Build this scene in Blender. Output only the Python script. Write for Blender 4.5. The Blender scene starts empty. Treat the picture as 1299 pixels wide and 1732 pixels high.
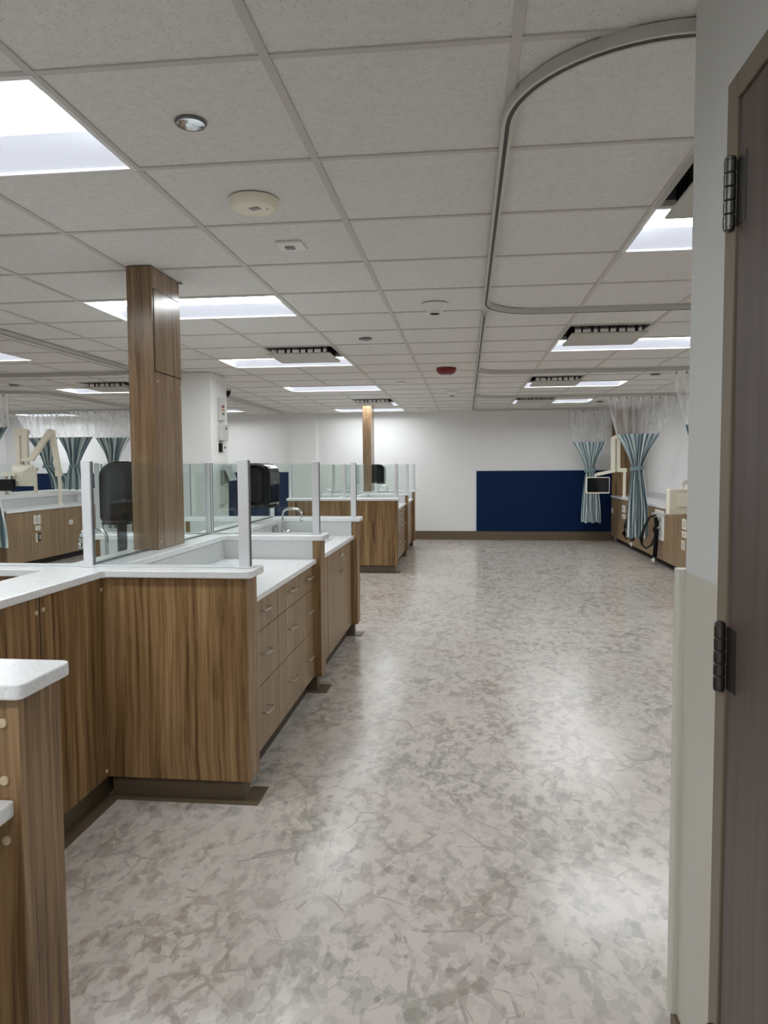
import bpy, bmesh, math, random
from mathutils import Vector, Matrix
random.seed(7)
SC = bpy.context.scene
COL = SC.collection
# ------------------------------------------------------------------ camera
cam = bpy.data.cameras.new('camera'); camo = bpy.data.objects.new('camera', cam); COL.objects.link(camo)
cam.sensor_fit = 'HORIZONTAL'; cam.sensor_width = 36.0
cam.lens = 1241.0 / 1299.0 * 36.0
cam.clip_start = 0.02; cam.clip_end = 100
RT = Vector((0.99373, 0.1115, -0.0069)); FW = Vector((-0.11123, 0.99181, -0.06266))
FW.normalize(); RT = (RT - FW * RT.dot(FW)).normalized(); UP = RT.cross(FW)
camo.matrix_world = Matrix(((RT.x, UP.x, -FW.x, 0), (RT.y, UP.y, -FW.y, 0), (RT.z, UP.z, -FW.z, 1.40), (0, 0, 0, 1)))
SC.camera = camo
# ------------------------------------------------------------------ world, exposure
w = bpy.data.worlds.new('world'); SC.world = w; w.use_nodes = True
w.node_tree.nodes['Background'].inputs[0].default_value = (0.5, 0.52, 0.55, 1)
w.node_tree.nodes['Background'].inputs[1].default_value = 0.05
SC.view_settings.view_transform = 'Standard'; SC.view_settings.look = 'None'
SC.view_settings.exposure = 1.06; SC.view_settings.gamma = 1.0; SC.view_settings.use_curve_mapping = False
SC.cycles.use_denoising = True
SC.cycles.max_bounces = 14; SC.cycles.diffuse_bounces = 6; SC.cycles.glossy_bounces = 6
SC.cycles.transparent_max_bounces = 24; SC.cycles.transmission_bounces = 8
SC.cycles.sample_clamp_indirect = 6.0
LENS_E = 11.0      # troffer centre lens
SIDE_E = 0.24      # glow put into the troffer side reflectors in place of reflected lamp light
CZ = 2.402         # ceiling height
H_WORK = 0.835; H_LEDGE = 0.98

# ------------------------------------------------------------------ helpers
def lin(r, g, b):
    f = lambda c: (c / 255 / 12.92) if c / 255 <= 0.04045 else ((c / 255 + 0.055) / 1.055) ** 2.4
    return (f(r), f(g), f(b), 1)

def newmat(name):
    m = bpy.data.materials.new(name); m.use_nodes = True
    nt = m.node_tree; b = nt.nodes['Principled BSDF']
    return m, nt, b

def simple(name, col, rough=0.5, metal=0.0, spec=0.5, bump=0.0, bscale=200, vary=0.0, coat=0.0):
    m, nt, b = newmat(name)
    b.inputs['Base Color'].default_value = col; b.inputs['Roughness'].default_value = rough
    b.inputs['Metallic'].default_value = metal; b.inputs['Specular IOR Level'].default_value = spec
    b.inputs['Coat Weight'].default_value = coat
    tc = nt.nodes.new('ShaderNodeTexCoord'); n = nt.nodes.new('ShaderNodeTexNoise')
    n.inputs['Scale'].default_value = bscale; n.inputs['Detail'].default_value = 3
    nt.links.new(tc.outputs['Object'], n.inputs['Vector'])
    if vary:
        mx = nt.nodes.new('ShaderNodeMix'); mx.data_type = 'RGBA'
        mx.inputs[6].default_value = col; mx.inputs[7].default_value = tuple(c * (1 - vary) for c in col[:3]) + (1,)
        nt.links.new(n.outputs['Fac'], mx.inputs[0]); nt.links.new(mx.outputs[2], b.inputs['Base Color'])
    if bump:
        bp = nt.nodes.new('ShaderNodeBump'); bp.inputs['Strength'].default_value = bump; bp.inputs['Distance'].default_value = 0.002
        nt.links.new(n.outputs['Fac'], bp.inputs['Height']); nt.links.new(bp.outputs[0], b.inputs['Normal'])
    return m

def ramp(nt, stops, interp='LINEAR'):
    r = nt.nodes.new('ShaderNodeValToRGB'); r.color_ramp.interpolation = interp
    e = r.color_ramp.elements
    e[0].position, e[0].color = stops[0]; e[1].position, e[1].color = stops[-1]
    for p, c in stops[1:-1]:
        k = e.new(p); k.color = c
    return r

def math_node(nt, op, a=None, b=None):
    n = nt.nodes.new('ShaderNodeMath'); n.operation = op
    for i, v in enumerate((a, b)):
        if v is None: continue
        if isinstance(v, (int, float)): n.inputs[i].default_value = v
        else: nt.links.new(v, n.inputs[i])
    return n.outputs[0]

def wood(name, dark, mid, light, seed=0.0, rough=0.38, scale=1.0):
    """vertical-grain laminate, streaks running along world Z"""
    m, nt, b = newmat(name)
    geo = nt.nodes.new('ShaderNodeNewGeometry')
    mp = nt.nodes.new('ShaderNodeMapping'); mp.inputs['Location'].default_value = (seed, seed * 0.7, seed * 0.3)
    nt.links.new(geo.outputs['Position'], mp.inputs['Vector'])
    # slow waviness of the grain lines
    wv = nt.nodes.new('ShaderNodeTexNoise'); wv.inputs['Scale'].default_value = 1.6; wv.inputs['Detail'].default_value = 2
    nt.links.new(mp.outputs[0], wv.inputs['Vector'])
    off = nt.nodes.new('ShaderNodeVectorMath'); off.operation = 'SCALE'; off.inputs['Scale'].default_value = 0.05
    nt.links.new(wv.outputs['Color'], off.inputs[0])
    ad = nt.nodes.new('ShaderNodeVectorMath'); ad.operation = 'ADD'
    nt.links.new(mp.outputs[0], ad.inputs[0]); nt.links.new(off.outputs[0], ad.inputs[1])
    def st(sx, sz, detail):
        q = nt.nodes.new('ShaderNodeMapping'); q.inputs['Scale'].default_value = (sx * scale, sx * scale, sz)
        nt.links.new(ad.outputs[0], q.inputs['Vector'])
        n = nt.nodes.new('ShaderNodeTexNoise'); n.inputs['Scale'].default_value = 1.0; n.inputs['Detail'].default_value = detail
        n.inputs['Roughness'].default_value = 0.6
        nt.links.new(q.outputs[0], n.inputs['Vector']); return n
    a = st(42, 1.0, 4); c = st(150, 2.0, 3); d = st(11, 0.40, 2)
    s = math_node(nt, 'MULTIPLY', a.outputs['Fac'], 0.50)
    s = math_node(nt, 'ADD', s, math_node(nt, 'MULTIPLY', c.outputs['Fac'], 0.22))
    s = math_node(nt, 'ADD', s, math_node(nt, 'MULTIPLY', d.outputs['Fac'], 0.28))
    r = ramp(nt, [(0.38, dark), (0.49, mid), (0.63, light)])
    nt.links.new(s, r.inputs[0]); nt.links.new(r.outputs[0], b.inputs['Base Color'])
    b.inputs['Roughness'].default_value = rough; b.inputs['Specular IOR Level'].default_value = 0.45
    return m

M = {}
M['wood'] = wood('wood_laminate', lin(82, 57, 31), lin(136, 106, 70), lin(174, 143, 103), 0.0)
M['wood_side'] = wood('wood_laminate_fronts', lin(118, 95, 68), lin(146, 121, 91), lin(165, 140, 110), 3.1, scale=1.2)
M['wood_col'] = wood('wood_laminate_column', lin(98, 76, 54), lin(138, 112, 86), lin(162, 136, 108), 7.7, rough=0.24)
M['door'] = wood('door_veneer', lin(75, 62, 57), lin(86, 73, 68), lin(96, 83, 77), 5.2, rough=0.4, scale=0.8)
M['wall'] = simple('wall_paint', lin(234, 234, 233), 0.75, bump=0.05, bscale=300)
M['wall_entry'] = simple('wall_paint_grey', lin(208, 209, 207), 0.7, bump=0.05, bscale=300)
M['wainscot'] = simple('wall_protection_sheet', lin(200, 196, 186), 0.42, bump=0.06, bscale=500)
M['guard'] = simple('corner_guard_vinyl', lin(208, 205, 194), 0.38)
M['blue'] = simple('blue_wall_panel', lin(3, 34, 74), 0.55, spec=0.15, bump=0.08, bscale=400, vary=0.1)
M['base'] = simple('rubber_cove_base', lin(104, 88, 68), 0.5, vary=0.1, bscale=30)
M['base_dark'] = simple('cabinet_plinth_rubber', lin(104, 89, 69), 0.45, vary=0.1, bscale=30)
M['toe'] = simple('toe_kick_dark', lin(60, 48, 36), 0.6)
M['frame'] = simple('door_frame_paint', lin(122, 110, 94), 0.45)
M['gap'] = simple('dark_seam', lin(30, 24, 20), 0.8)
M['alu'] = simple('anodised_aluminium', lin(228, 229, 232), 0.38, metal=0.1)
M['alu_dark'] = simple('aluminium_channel', lin(120, 121, 124), 0.4, metal=0.7)
M['chrome'] = simple('chrome', lin(225, 226, 228), 0.12, metal=1.0)
M['nickel'] = simple('satin_nickel', lin(205, 200, 192), 0.28, metal=1.0)
M['steel'] = simple('brushed_hinge_steel', lin(96, 94, 92), 0.32, metal=0.9)
M['black'] = simple('black_plastic', lin(5, 5, 6), 0.08, spec=0.22)
M['black_matte'] = simple('black_rubber', lin(9, 9, 10), 0.6, spec=0.2)
M['smoke'] = simple('smoked_plastic', lin(20, 20, 24), 0.2)
M['cream'] = simple('cream_plastic', lin(240, 233, 214), 0.42)
M['cream_dark'] = simple('beige_plastic', lin(216, 207, 186), 0.45)  # deeper beige than the cream, for plates and vent slots
M['white'] = simple('white_plastic', lin(232, 230, 226), 0.4)
M['lightgrey'] = simple('light_grey_plastic', lin(200, 198, 194), 0.45)
M['grey'] = simple('grey_plastic', lin(140, 140, 140), 0.45)
M['screen'] = simple('switched_off_screen', lin(8, 9, 11), 0.08)
M['screen_teal'] = simple('tablet_screen', lin(70, 92, 110), 0.15)
M['red'] = simple('red_plastic', lin(120, 10, 16), 0.35)
M['green'] = simple('green_indicator', lin(40, 110, 60), 0.4)
M['amber'] = simple('amber_indicator', lin(190, 140, 80), 0.4)
M['gridbar'] = simple('ceiling_tee_paint', lin(200, 196, 190), 0.6)
M['track'] = simple('track_enamel', lin(200, 198, 192), 0.4, metal=0.2)
M['trackslot'] = simple('track_slot', lin(70, 69, 66), 0.6)
M['troffer'] = simple('troffer_enamel', lin(225, 225, 224), 0.5)
M['plate'] = simple('diffuser_plate_enamel', lin(190, 187, 180), 0.5)
M['duct'] = simple('duct_interior', lin(92, 92, 91), 0.5, metal=0.3)
M['plug'] = simple('wood_screw_cap', lin(204, 184, 152), 0.5)
M['sink'] = simple('sink_bowl', lin(214, 216, 218), 0.25)
M['backsplash'] = simple('quartz_backsplash', lin(216, 217, 217), 0.3, vary=0.12, bscale=160)

def emis(name, col, s):
    m, nt, b = newmat(name)
    b.inputs['Base Color'].default_value = lin(235, 236, 238); b.inputs['Roughness'].default_value = 0.5
    b.inputs['Emission Color'].default_value = col; b.inputs['Emission Strength'].default_value = s
    return m
M['lens'] = emis('troffer_centre_lens', (0.93, 0.975, 1.0, 1), LENS_E)
M['sideglow'] = emis('troffer_side_glow', (0.86, 0.89, 1.0, 1), SIDE_E)  # weak emission on the reflectors imitates light from the centre lens
M['sideglow'].node_tree.nodes['Principled BSDF'].inputs['Base Color'].default_value = lin(176, 180, 190)

def quartz():
    m, nt, b = newmat('white_quartz')
    tc = nt.nodes.new('ShaderNodeTexCoord')
    n = nt.nodes.new('ShaderNodeTexNoise'); n.inputs['Scale'].default_value = 130; n.inputs['Detail'].default_value = 4
    nt.links.new(tc.outputs['Object'], n.inputs['Vector'])
    n2 = nt.nodes.new('ShaderNodeTexNoise'); n2.inputs['Scale'].default_value = 22; n2.inputs['Detail'].default_value = 4
    nt.links.new(tc.outputs['Object'], n2.inputs['Vector'])
    s = math_node(nt, 'ADD', math_node(nt, 'MULTIPLY', n.outputs['Fac'], 0.7), math_node(nt, 'MULTIPLY', n2.outputs['Fac'], 0.3))
    r = ramp(nt, [(0.30, lin(212, 212, 212)), (0.42, lin(234, 235, 236)), (0.6, lin(243, 244, 245))])
    nt.links.new(s, r.inputs[0]); nt.links.new(r.outputs[0], b.inputs['Base Color'])
    b.inputs['Roughness'].default_value = 0.22
    return m
M['quartz'] = quartz()

def tile_mat():
    m, nt, b = newmat('acoustic_ceiling_tile')
    geo = nt.nodes.new('ShaderNodeNewGeometry')
    v = nt.nodes.new('ShaderNodeTexVoronoi'); v.inputs['Scale'].default_value = 105
    nt.links.new(geo.outputs['Position'], v.inputs['Vector'])
    n = nt.nodes.new('ShaderNodeTexNoise'); n.inputs['Scale'].default_value = 40; n.inputs['Detail'].default_value = 4
    nt.links.new(geo.outputs['Position'], n.inputs['Vector'])
    # pinholes: small voronoi cores that survive a random per-cell test
    sep = nt.nodes.new('ShaderNodeSeparateColor'); nt.links.new(v.outputs['Color'], sep.inputs[0])
    core = math_node(nt, 'LESS_THAN', v.outputs['Distance'], 0.22)
    pick = math_node(nt, 'GREATER_THAN', sep.outputs[0], 0.62)
    hole = math_node(nt, 'MULTIPLY', core, pick)
    mx = nt.nodes.new('ShaderNodeMix'); mx.data_type = 'RGBA'
    r = ramp(nt, [(0.3, lin(218, 216, 212)), (0.7, lin(227, 225, 221))])
    nt.links.new(n.outputs['Fac'], r.inputs[0])
    nt.links.new(math_node(nt, 'MULTIPLY', hole, 0.55), mx.inputs[0])
    nt.links.new(r.outputs[0], mx.inputs[6]); mx.inputs[7].default_value = lin(140, 133, 124)
    nt.links.new(mx.outputs[2], b.inputs['Base Color'])
    b.inputs['Roughness'].default_value = 0.9; b.inputs['Specular IOR Level'].default_value = 0.2
    bp = nt.nodes.new('ShaderNodeBump'); bp.inputs['Strength'].default_value = 0.15; bp.inputs['Distance'].default_value = 0.002
    nt.links.new(n.outputs['Fac'], bp.inputs['Height']); nt.links.new(bp.outputs[0], b.inputs['Normal'])
    return m
M['tile'] = tile_mat()

def floor_mat():
    m, nt, b = newmat('botanical_sheet_vinyl')
    geo = nt.nodes.new('ShaderNodeNewGeometry')
    P = geo.outputs['Position']
    def warp(scale, amt, src=P, detail=2):
        n = nt.nodes.new('ShaderNodeTexNoise'); n.inputs['Scale'].default_value = scale; n.inputs['Detail'].default_value = detail
        nt.links.new(src, n.inputs['Vector'])
        c = nt.nodes.new('ShaderNodeVectorMath'); c.operation = 'SUBTRACT'; c.inputs[1].default_value = (0.5, 0.5, 0.5)
        nt.links.new(n.outputs['Color'], c.inputs[0])
        s = nt.nodes.new('ShaderNodeVectorMath'); s.operation = 'SCALE'; s.inputs['Scale'].default_value = amt
        nt.links.new(c.outputs[0], s.inputs[0])
        a = nt.nodes.new('ShaderNodeVectorMath'); a.operation = 'ADD'
        nt.links.new(src, a.inputs[0]); nt.links.new(s.outputs[0], a.inputs[1]); return a.outputs[0]
    def cells(scale, src, chan, thr, stretch=None):
        v = nt.nodes.new('ShaderNodeTexVoronoi'); v.inputs['Scale'].default_value = scale
        if stretch:
            q = nt.nodes.new('ShaderNodeMapping'); q.inputs['Rotation'].default_value = (0, 0, stretch[0]); q.inputs['Scale'].default_value = (stretch[1], 1, 1)
            nt.links.new(src, q.inputs['Vector']); src = q.outputs[0]
        nt.links.new(src, v.inputs['Vector'])
        c = nt.nodes.new('ShaderNodeSeparateColor'); nt.links.new(v.outputs['Color'], c.inputs[0])
        return math_node(nt, 'GREATER_THAN', c.outputs[chan], thr)
    def seg_lines(scale, src, width, gate_scale, thr):
        v = nt.nodes.new('ShaderNodeTexVoronoi'); v.feature = 'DISTANCE_TO_EDGE'; v.inputs['Scale'].default_value = scale
        nt.links.new(src, v.inputs['Vector'])
        g = nt.nodes.new('ShaderNodeTexNoise'); g.inputs['Scale'].default_value = gate_scale; g.inputs['Detail'].default_value = 1
        nt.links.new(P, g.inputs['Vector'])
        return math_node(nt, 'MULTIPLY', math_node(nt, 'LESS_THAN', v.outputs['Distance'], width), math_node(nt, 'GREATER_THAN', g.outputs['Fac'], thr))
    # blunt leaf shards of several sizes and leanings, printed over one another
    big = cells(10.5, warp(8, 0.12, detail=2), 0, 0.56, (0.6, 1.9))
    mid = cells(17, warp(12, 0.09, detail=2), 1, 0.55, (-0.5, 1.7))
    sml = cells(28, warp(18, 0.05, detail=3), 2, 0.64, (1.2, 1.6))
    cut = cells(17, warp(8, 0.10, detail=3), 0, 0.70, (2.3, 1.8))
    stem = seg_lines(5.5, warp(1.6, 0.35), 0.028, 3.5, 0.55)
    stem2 = seg_lines(8.5, warp(2.3, 0.30), 0.030, 4.3, 0.58)
    nd = nt.nodes.new('ShaderNodeTexNoise'); nd.inputs['Scale'].default_value = 2.0; nd.inputs['Detail'].default_value = 3
    nt.links.new(P, nd.inputs['Vector'])
    dens = ramp(nt, [(0.36, (0.45,) * 3 + (1,)), (0.60, (1, 1, 1, 1))]); nt.links.new(nd.outputs['Fac'], dens.inputs[0])
    t = math_node(nt, 'ADD', math_node(nt, 'MULTIPLY', big, 0.45), math_node(nt, 'MULTIPLY', mid, 0.42))
    t = math_node(nt, 'ADD', t, math_node(nt, 'MULTIPLY', sml, 0.30))
    t = math_node(nt, 'MULTIPLY', t, dens.outputs[0])
    t = math_node(nt, 'MAXIMUM', t, math_node(nt, 'ADD', math_node(nt, 'MULTIPLY', stem, 0.75), math_node(nt, 'MULTIPLY', stem2, 0.6)))
    t = math_node(nt, 'SUBTRACT', t, math_node(nt, 'MULTIPLY', cut, 0.38))
    lt = nt.nodes.new('ShaderNodeClamp'); nt.links.new(t, lt.inputs[0])
    hue = nt.nodes.new('ShaderNodeTexNoise'); hue.inputs['Scale'].default_value = 1.7
    nt.links.new(P, hue.inputs['Vector'])
    dk = ramp(nt, [(0.4, lin(156, 152, 142)), (0.6, lin(161, 149, 141))]); nt.links.new(hue.outputs['Fac'], dk.inputs[0])
    mx = nt.nodes.new('ShaderNodeMix'); mx.data_type = 'RGBA'
    nt.links.new(lt.outputs[0], mx.inputs[0]); mx.inputs[6].default_value = lin(202, 194, 186)
    nt.links.new(dk.outputs[0], mx.inputs[7])
    nt.links.new(mx.outputs[2], b.inputs['Base Color'])
    b.inputs['Roughness'].default_value = 0.22; b.inputs['Specular IOR Level'].default_value = 0.55
    rn = nt.nodes.new('ShaderNodeTexNoise'); rn.inputs['Scale'].default_value = 60; nt.links.new(P, rn.inputs['Vector'])
    bp = nt.nodes.new('ShaderNodeBump'); bp.inputs['Strength'].default_value = 0.03; bp.inputs['Distance'].default_value = 0.002
    nt.links.new(rn.outputs['Fac'], bp.inputs['Height']); nt.links.new(bp.outputs[0], b.inputs['Normal'])
    return m
M['floor'] = floor_mat()

def glass_mat():
    m = bpy.data.materials.new('clear_glass'); m.use_nodes = True; nt = m.node_tree
    nt.nodes.clear()
    o = nt.nodes.new('ShaderNodeOutputMaterial'); t = nt.nodes.new('ShaderNodeBsdfTransparent')
    t.inputs[0].default_value = (0.962, 0.982, 0.974, 1)
    g = nt.nodes.new('ShaderNodeBsdfGlossy'); g.inputs['Roughness'].default_value = 0.02
    lw = nt.nodes.new('ShaderNodeLayerWeight'); lw.inputs['Blend'].default_value = 0.5
    fr = math_node(nt, 'ADD', math_node(nt, 'MULTIPLY', math_node(nt, 'POWER', lw.outputs['Facing'], 4.0), 0.5), 0.018)
    mx = nt.nodes.new('ShaderNodeMixShader')
    nt.links.new(fr, mx.inputs[0]); nt.links.new(t.outputs[0], mx.inputs[1]); nt.links.new(g.outputs[0], mx.inputs[2])
    nt.links.new(mx.outputs[0], o.inputs[0]); return m
M['glass'] = glass_mat()

def sheer_mat():
    m = bpy.data.materials.new('sheer_mesh_fabric'); m.use_nodes = True; nt = m.node_tree
    nt.nodes.clear()
    o = nt.nodes.new('ShaderNodeOutputMaterial'); t = nt.nodes.new('ShaderNodeBsdfTransparent')
    d = nt.nodes.new('ShaderNodeBsdfDiffuse'); d.inputs[0].default_value = lin(252, 252, 254)
    tr = nt.nodes.new('ShaderNodeBsdfTranslucent'); tr.inputs[0].default_value = lin(252, 252, 254)
    a = nt.nodes.new('ShaderNodeMixShader'); a.inputs[0].default_value = 0.5
    nt.links.new(d.outputs[0], a.inputs[1]); nt.links.new(tr.outputs[0], a.inputs[2])
    tc = nt.nodes.new('ShaderNodeTexCoord'); n = nt.nodes.new('ShaderNodeTexNoise'); n.inputs['Scale'].default_value = 14
    mp = nt.nodes.new('ShaderNodeMapping'); mp.inputs['Scale'].default_value = (1, 1, 0.08)
    nt.links.new(tc.outputs['Object'], mp.inputs[0]); nt.links.new(mp.outputs[0], n.inputs['Vector'])
    r = ramp(nt, [(0.35, (0.14,) * 3 + (1,)), (0.7, (0.56,) * 3 + (1,))]); nt.links.new(n.outputs['Fac'], r.inputs[0])
    mx = nt.nodes.new('ShaderNodeMixShader')
    nt.links.new(r.outputs[0], mx.inputs[0]); nt.links.new(t.outputs[0], mx.inputs[1]); nt.links.new(a.outputs[0], mx.inputs[2])
    nt.links.new(mx.outputs[0], o.inputs[0]); return m
M['sheer'] = sheer_mat()

def drape_mat():
    m, nt, b = newmat('wave_print_drape')
    uv = nt.nodes.new('ShaderNodeUVMap'); uv.uv_map = 'UVMap'
    n = nt.nodes.new('ShaderNodeTexNoise'); n.inputs['Scale'].default_value = 2.2; n.inputs['Detail'].default_value = 2
    nt.links.new(uv.outputs[0], n.inputs['Vector'])
    s = nt.nodes.new('ShaderNodeVectorMath'); s.operation = 'SCALE'; s.inputs['Scale'].default_value = 0.20
    nt.links.new(n.outputs['Color'], s.inputs[0])
    a = nt.nodes.new('ShaderNodeVectorMath'); a.operation = 'ADD'; nt.links.new(uv.outputs[0], a.inputs[0]); nt.links.new(s.outputs[0], a.inputs[1])
    wv = nt.nodes.new('ShaderNodeTexWave'); wv.bands_direction = 'X'; wv.inputs['Scale'].default_value = 2.4
    wv.inputs['Distortion'].default_value = 2.5; wv.inputs['Detail'].default_value = 2; wv.inputs['Detail Scale'].default_value = 1.2
    nt.links.new(a.outputs[0], wv.inputs['Vector'])
    r = ramp(nt, [(0.0, lin(98, 121, 131)), (0.35, lin(136, 159, 166)), (0.60, lin(164, 186, 190)), (0.86, lin(228, 234, 231))])
    nt.links.new(wv.outputs['Fac'], r.inputs[0]); nt.links.new(r.outputs[0], b.inputs['Base Color'])
    b.inputs['Roughness'].default_value = 0.75; b.inputs['Sheen Weight'].default_value = 0.2
    return m
M['drape'] = drape_mat()
M['tie'] = simple('drape_tie_fabric', lin(132, 157, 163), 0.75, vary=0.4, bscale=18)

# ------------------------------------------------------------------ mesh builder
def rounded(pts, r, n=5):
    out = []; N = len(pts)
    for i in range(N):
        p = Vector(pts[i]); a = Vector(pts[i - 1]); c = Vector(pts[(i + 1) % N])
        u = (a - p); v = (c - p); rr = min(r, u.length * 0.45, v.length * 0.45)
        u.normalize(); v.normalize()
        if abs(u.dot(v)) > 0.999: out.append(tuple(p)); continue
        s, e = p + u * rr, p + v * rr
        for k in range(n + 1):
            t = k / n
            q = s * (1 - t) ** 2 + p * 2 * t * (1 - t) + e * t * t
            out.append((q.x, q.y))
    return out

class MB:
    def __init__(self): self.v = []; self.f = []; self.uv = None
    def add(self, vs, fs):
        o = len(self.v); self.v += [tuple(p) for p in vs]; self.f += [tuple(i + o for i in f) for f in fs]; return self
    def box(self, x0, x1, y0, y1, z0, z1):
        x0, x1 = sorted((x0, x1)); y0, y1 = sorted((y0, y1)); z0, z1 = sorted((z0, z1))
        vs = [(x, y, z) for z in (z0, z1) for y in (y0, y1) for x in (x0, x1)]
        return self.add(vs, [(0, 2, 3, 1), (4, 5, 7, 6), (0, 1, 5, 4), (2, 6, 7, 3), (0, 4, 6, 2), (1, 3, 7, 5)])
    def obox(self, c, ax, ay, az):
        c, ax, ay, az = map(Vector, (c, ax, ay, az))
        vs = [c + ax * sx + ay * sy + az * sz for sz in (-1, 1) for sy in (-1, 1) for sx in (-1, 1)]
        return self.add(vs, [(0, 2, 3, 1), (4, 5, 7, 6), (0, 1, 5, 4), (2, 6, 7, 3), (0, 4, 6, 2), (1, 3, 7, 5)])
    def prism(self, pts, z0, z1):
        n = len(pts)
        vs = [(x, y, z0) for x, y in pts] + [(x, y, z1) for x, y in pts]
        return self.add(vs, [tuple(range(n - 1, -1, -1)), tuple(range(n, 2 * n))] + [(i, (i + 1) % n, n + (i + 1) % n, n + i) for i in range(n)])
    def prism_yz(self, pts, x0, x1):   # profile in (y,z) swept along x
        n = len(pts)
        vs = [(x0, y, z) for y, z in pts] + [(x1, y, z) for y, z in pts]
        return self.add(vs, [tuple(range(n)), tuple(range(2 * n - 1, n - 1, -1))] + [(i, n + i, n + (i + 1) % n, (i + 1) % n) for i in range(n)])
    def prism_xz(self, pts, y0, y1):
        n = len(pts)
        vs = [(x, y0, z) for x, z in pts] + [(x, y1, z) for x, z in pts]
        return self.add(vs, [tuple(range(n)), tuple(range(2 * n - 1, n - 1, -1))] + [(i, n + i, n + (i + 1) % n, (i + 1) % n) for i in range(n)])
    def sweep(self, pts, sect, up=(0, 0, 1)):
        """sweep a 2-D section (side, up) along a polyline, closed ends"""
        P = [Vector(p) for p in pts]; rings = []
        for i, p in enumerate(P):
            t = (P[min(i + 1, len(P) - 1)] - P[max(i - 1, 0)]).normalized()
            u = Vector(up)
            if abs(t.dot(u)) > 0.98: u = Vector((0, 1, 0)) if abs(t.y) < 0.9 else Vector((1, 0, 0))
            s = t.cross(u).normalized(); u2 = s.cross(t)
            rings.append([p + s * a + u2 * b for a, b in sect])
        n = len(sect); vs = [q for r in rings for q in r]; fs = []
        for i in range(len(P) - 1):
            for k in range(n):
                fs.append((i * n + k, i * n + (k + 1) % n, (i + 1) * n + (k + 1) % n, (i + 1) * n + k))
        fs.append(tuple(range(n - 1, -1, -1))); fs.append(tuple((len(P) - 1) * n + k for k in range(n)))
        return self.add(vs, fs)
    def tube(self, pts, r, n=10, r2=None):
        r2 = r2 or r
        return self.sweep(pts, [(r * math.cos(2 * math.pi * k / n), r2 * math.sin(2 * math.pi * k / n)) for k in range(n)])
    def lathe(self, c, prof, n=28, axis='z'):
        cx, cy, cz = c; vs = []; fs = []
        for r, z in prof:
            for k in range(n):
                a = 2 * math.pi * k / n; p, q = r * math.cos(a), r * math.sin(a)
                vs.append((cx + p, cy + q, cz + z) if axis == 'z' else (cx + z, cy + p, cz + q) if axis == 'x' else (cx + p, cy + z, cz + q))
        for i in range(len(prof) - 1):
            for k in range(n): fs.append((i * n + k, i * n + (k + 1) % n, (i + 1) * n + (k + 1) % n, (i + 1) * n + k))
        fs.append(tuple(range(n))); fs.append(tuple((len(prof) - 1) * n + k for k in range(n)))
        return self.add(vs, fs)
    def build(self, name, mat, parent=None, bevel=0, seg=2, smooth=False, label=None, kind=None):
        xs = [p[0] for p in self.v]; ys = [p[1] for p in self.v]; zs = [p[2] for p in self.v]
        if parent is None: org = Vector(((min(xs) + max(xs)) / 2, (min(ys) + max(ys)) / 2, min(zs)))
        else: org = world_loc[parent.as_pointer()]
        me = bpy.data.meshes.new(name)
        me.from_pydata([(p[0] - org.x, p[1] - org.y, p[2] - org.z) for p in self.v], [], self.f)
        bm = bmesh.new(); bm.from_mesh(me); bmesh.ops.recalc_face_normals(bm, faces=bm.faces); bm.to_mesh(me); bm.free()
        me.materials.append(M[mat] if isinstance(mat, str) else mat)
        o = bpy.data.objects.new(name, me); COL.objects.link(o)
        if parent is None: o.location = org
        else: o.parent = parent
        world_loc[o.as_pointer()] = org
        if smooth:
            for p in me.polygons: p.use_smooth = True
            me.set_sharp_from_angle(angle=math.radians(38))
        if bevel:
            md = o.modifiers.new('bevel', 'BEVEL'); md.width = bevel; md.segments = seg; md.limit_method = 'ANGLE'; md.angle_limit = math.radians(40)
            if not smooth:
                for p in me.polygons: p.use_smooth = True
                me.set_sharp_from_angle(angle=math.radians(38))
                md.harden_normals = True
        if label: o['label'] = label
        if kind: o['kind'] = kind
        return o
world_loc = {}
def B(x0, x1, y0, y1, z0, z1): return MB().box(x0, x1, y0, y1, z0, z1)
def thing(name, loc, label, cat, group=None):
    o = bpy.data.objects.new(name, None); COL.objects.link(o); o.location = loc; o.empty_display_size = 0.1
    world_loc[o.as_pointer()] = Vector(loc); o['label'] = label; o['category'] = cat
    if group: o['group'] = group
    return o
def tag(o, label, cat, group=None):
    o['label'] = label; o['category'] = cat
    if group: o['group'] = group
    return o
def arc(cx, cy, r, a0, a1, n, z):
    return [(cx + r * math.cos(math.radians(a0 + (a1 - a0) * k / n)), cy + r * math.sin(math.radians(a0 + (a1 - a0) * k / n)), z) for k in range(n + 1)]

# ------------------------------------------------------------------ the setting
YF = 13.87; XR = 3.15; XL = -9.2; YB = -2.6; XE = 0.503
GX0, GY0, T = -0.491, 1.824, 0.6096
gx = lambda i: GX0 + T * i
gy = lambda j: GY0 + T * j
B(XL - .1, XR + .1, YB - .1, YF + .1, -.1, 0).build('floor', 'floor', kind='structure')
B(XL - .1, XR + .1, YF, YF + .12, 0, CZ + .3).build('wall_far', 'wall', kind='structure')
B(-3.31, -2.83, YF - .09, YF, 0, CZ + .02).build('trim_1', 'wall', kind='structure')
B(XL - .12, XL, YB - .1, YF + .1, 0, CZ + .3).build('wall_left', 'wall', kind='structure')
B(XR, XR + .12, 1.6, YF + .1, 0, CZ + .3).build('wall_right', 'wall', kind='structure')
B(XL - .1, XR + .1, YB - .12, YB, 0, CZ + .3).build('wall_back', 'wall', kind='structure')
DY0, DY1, DZ = 0.50, 1.442, 2.062     # door leaf opening
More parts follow.
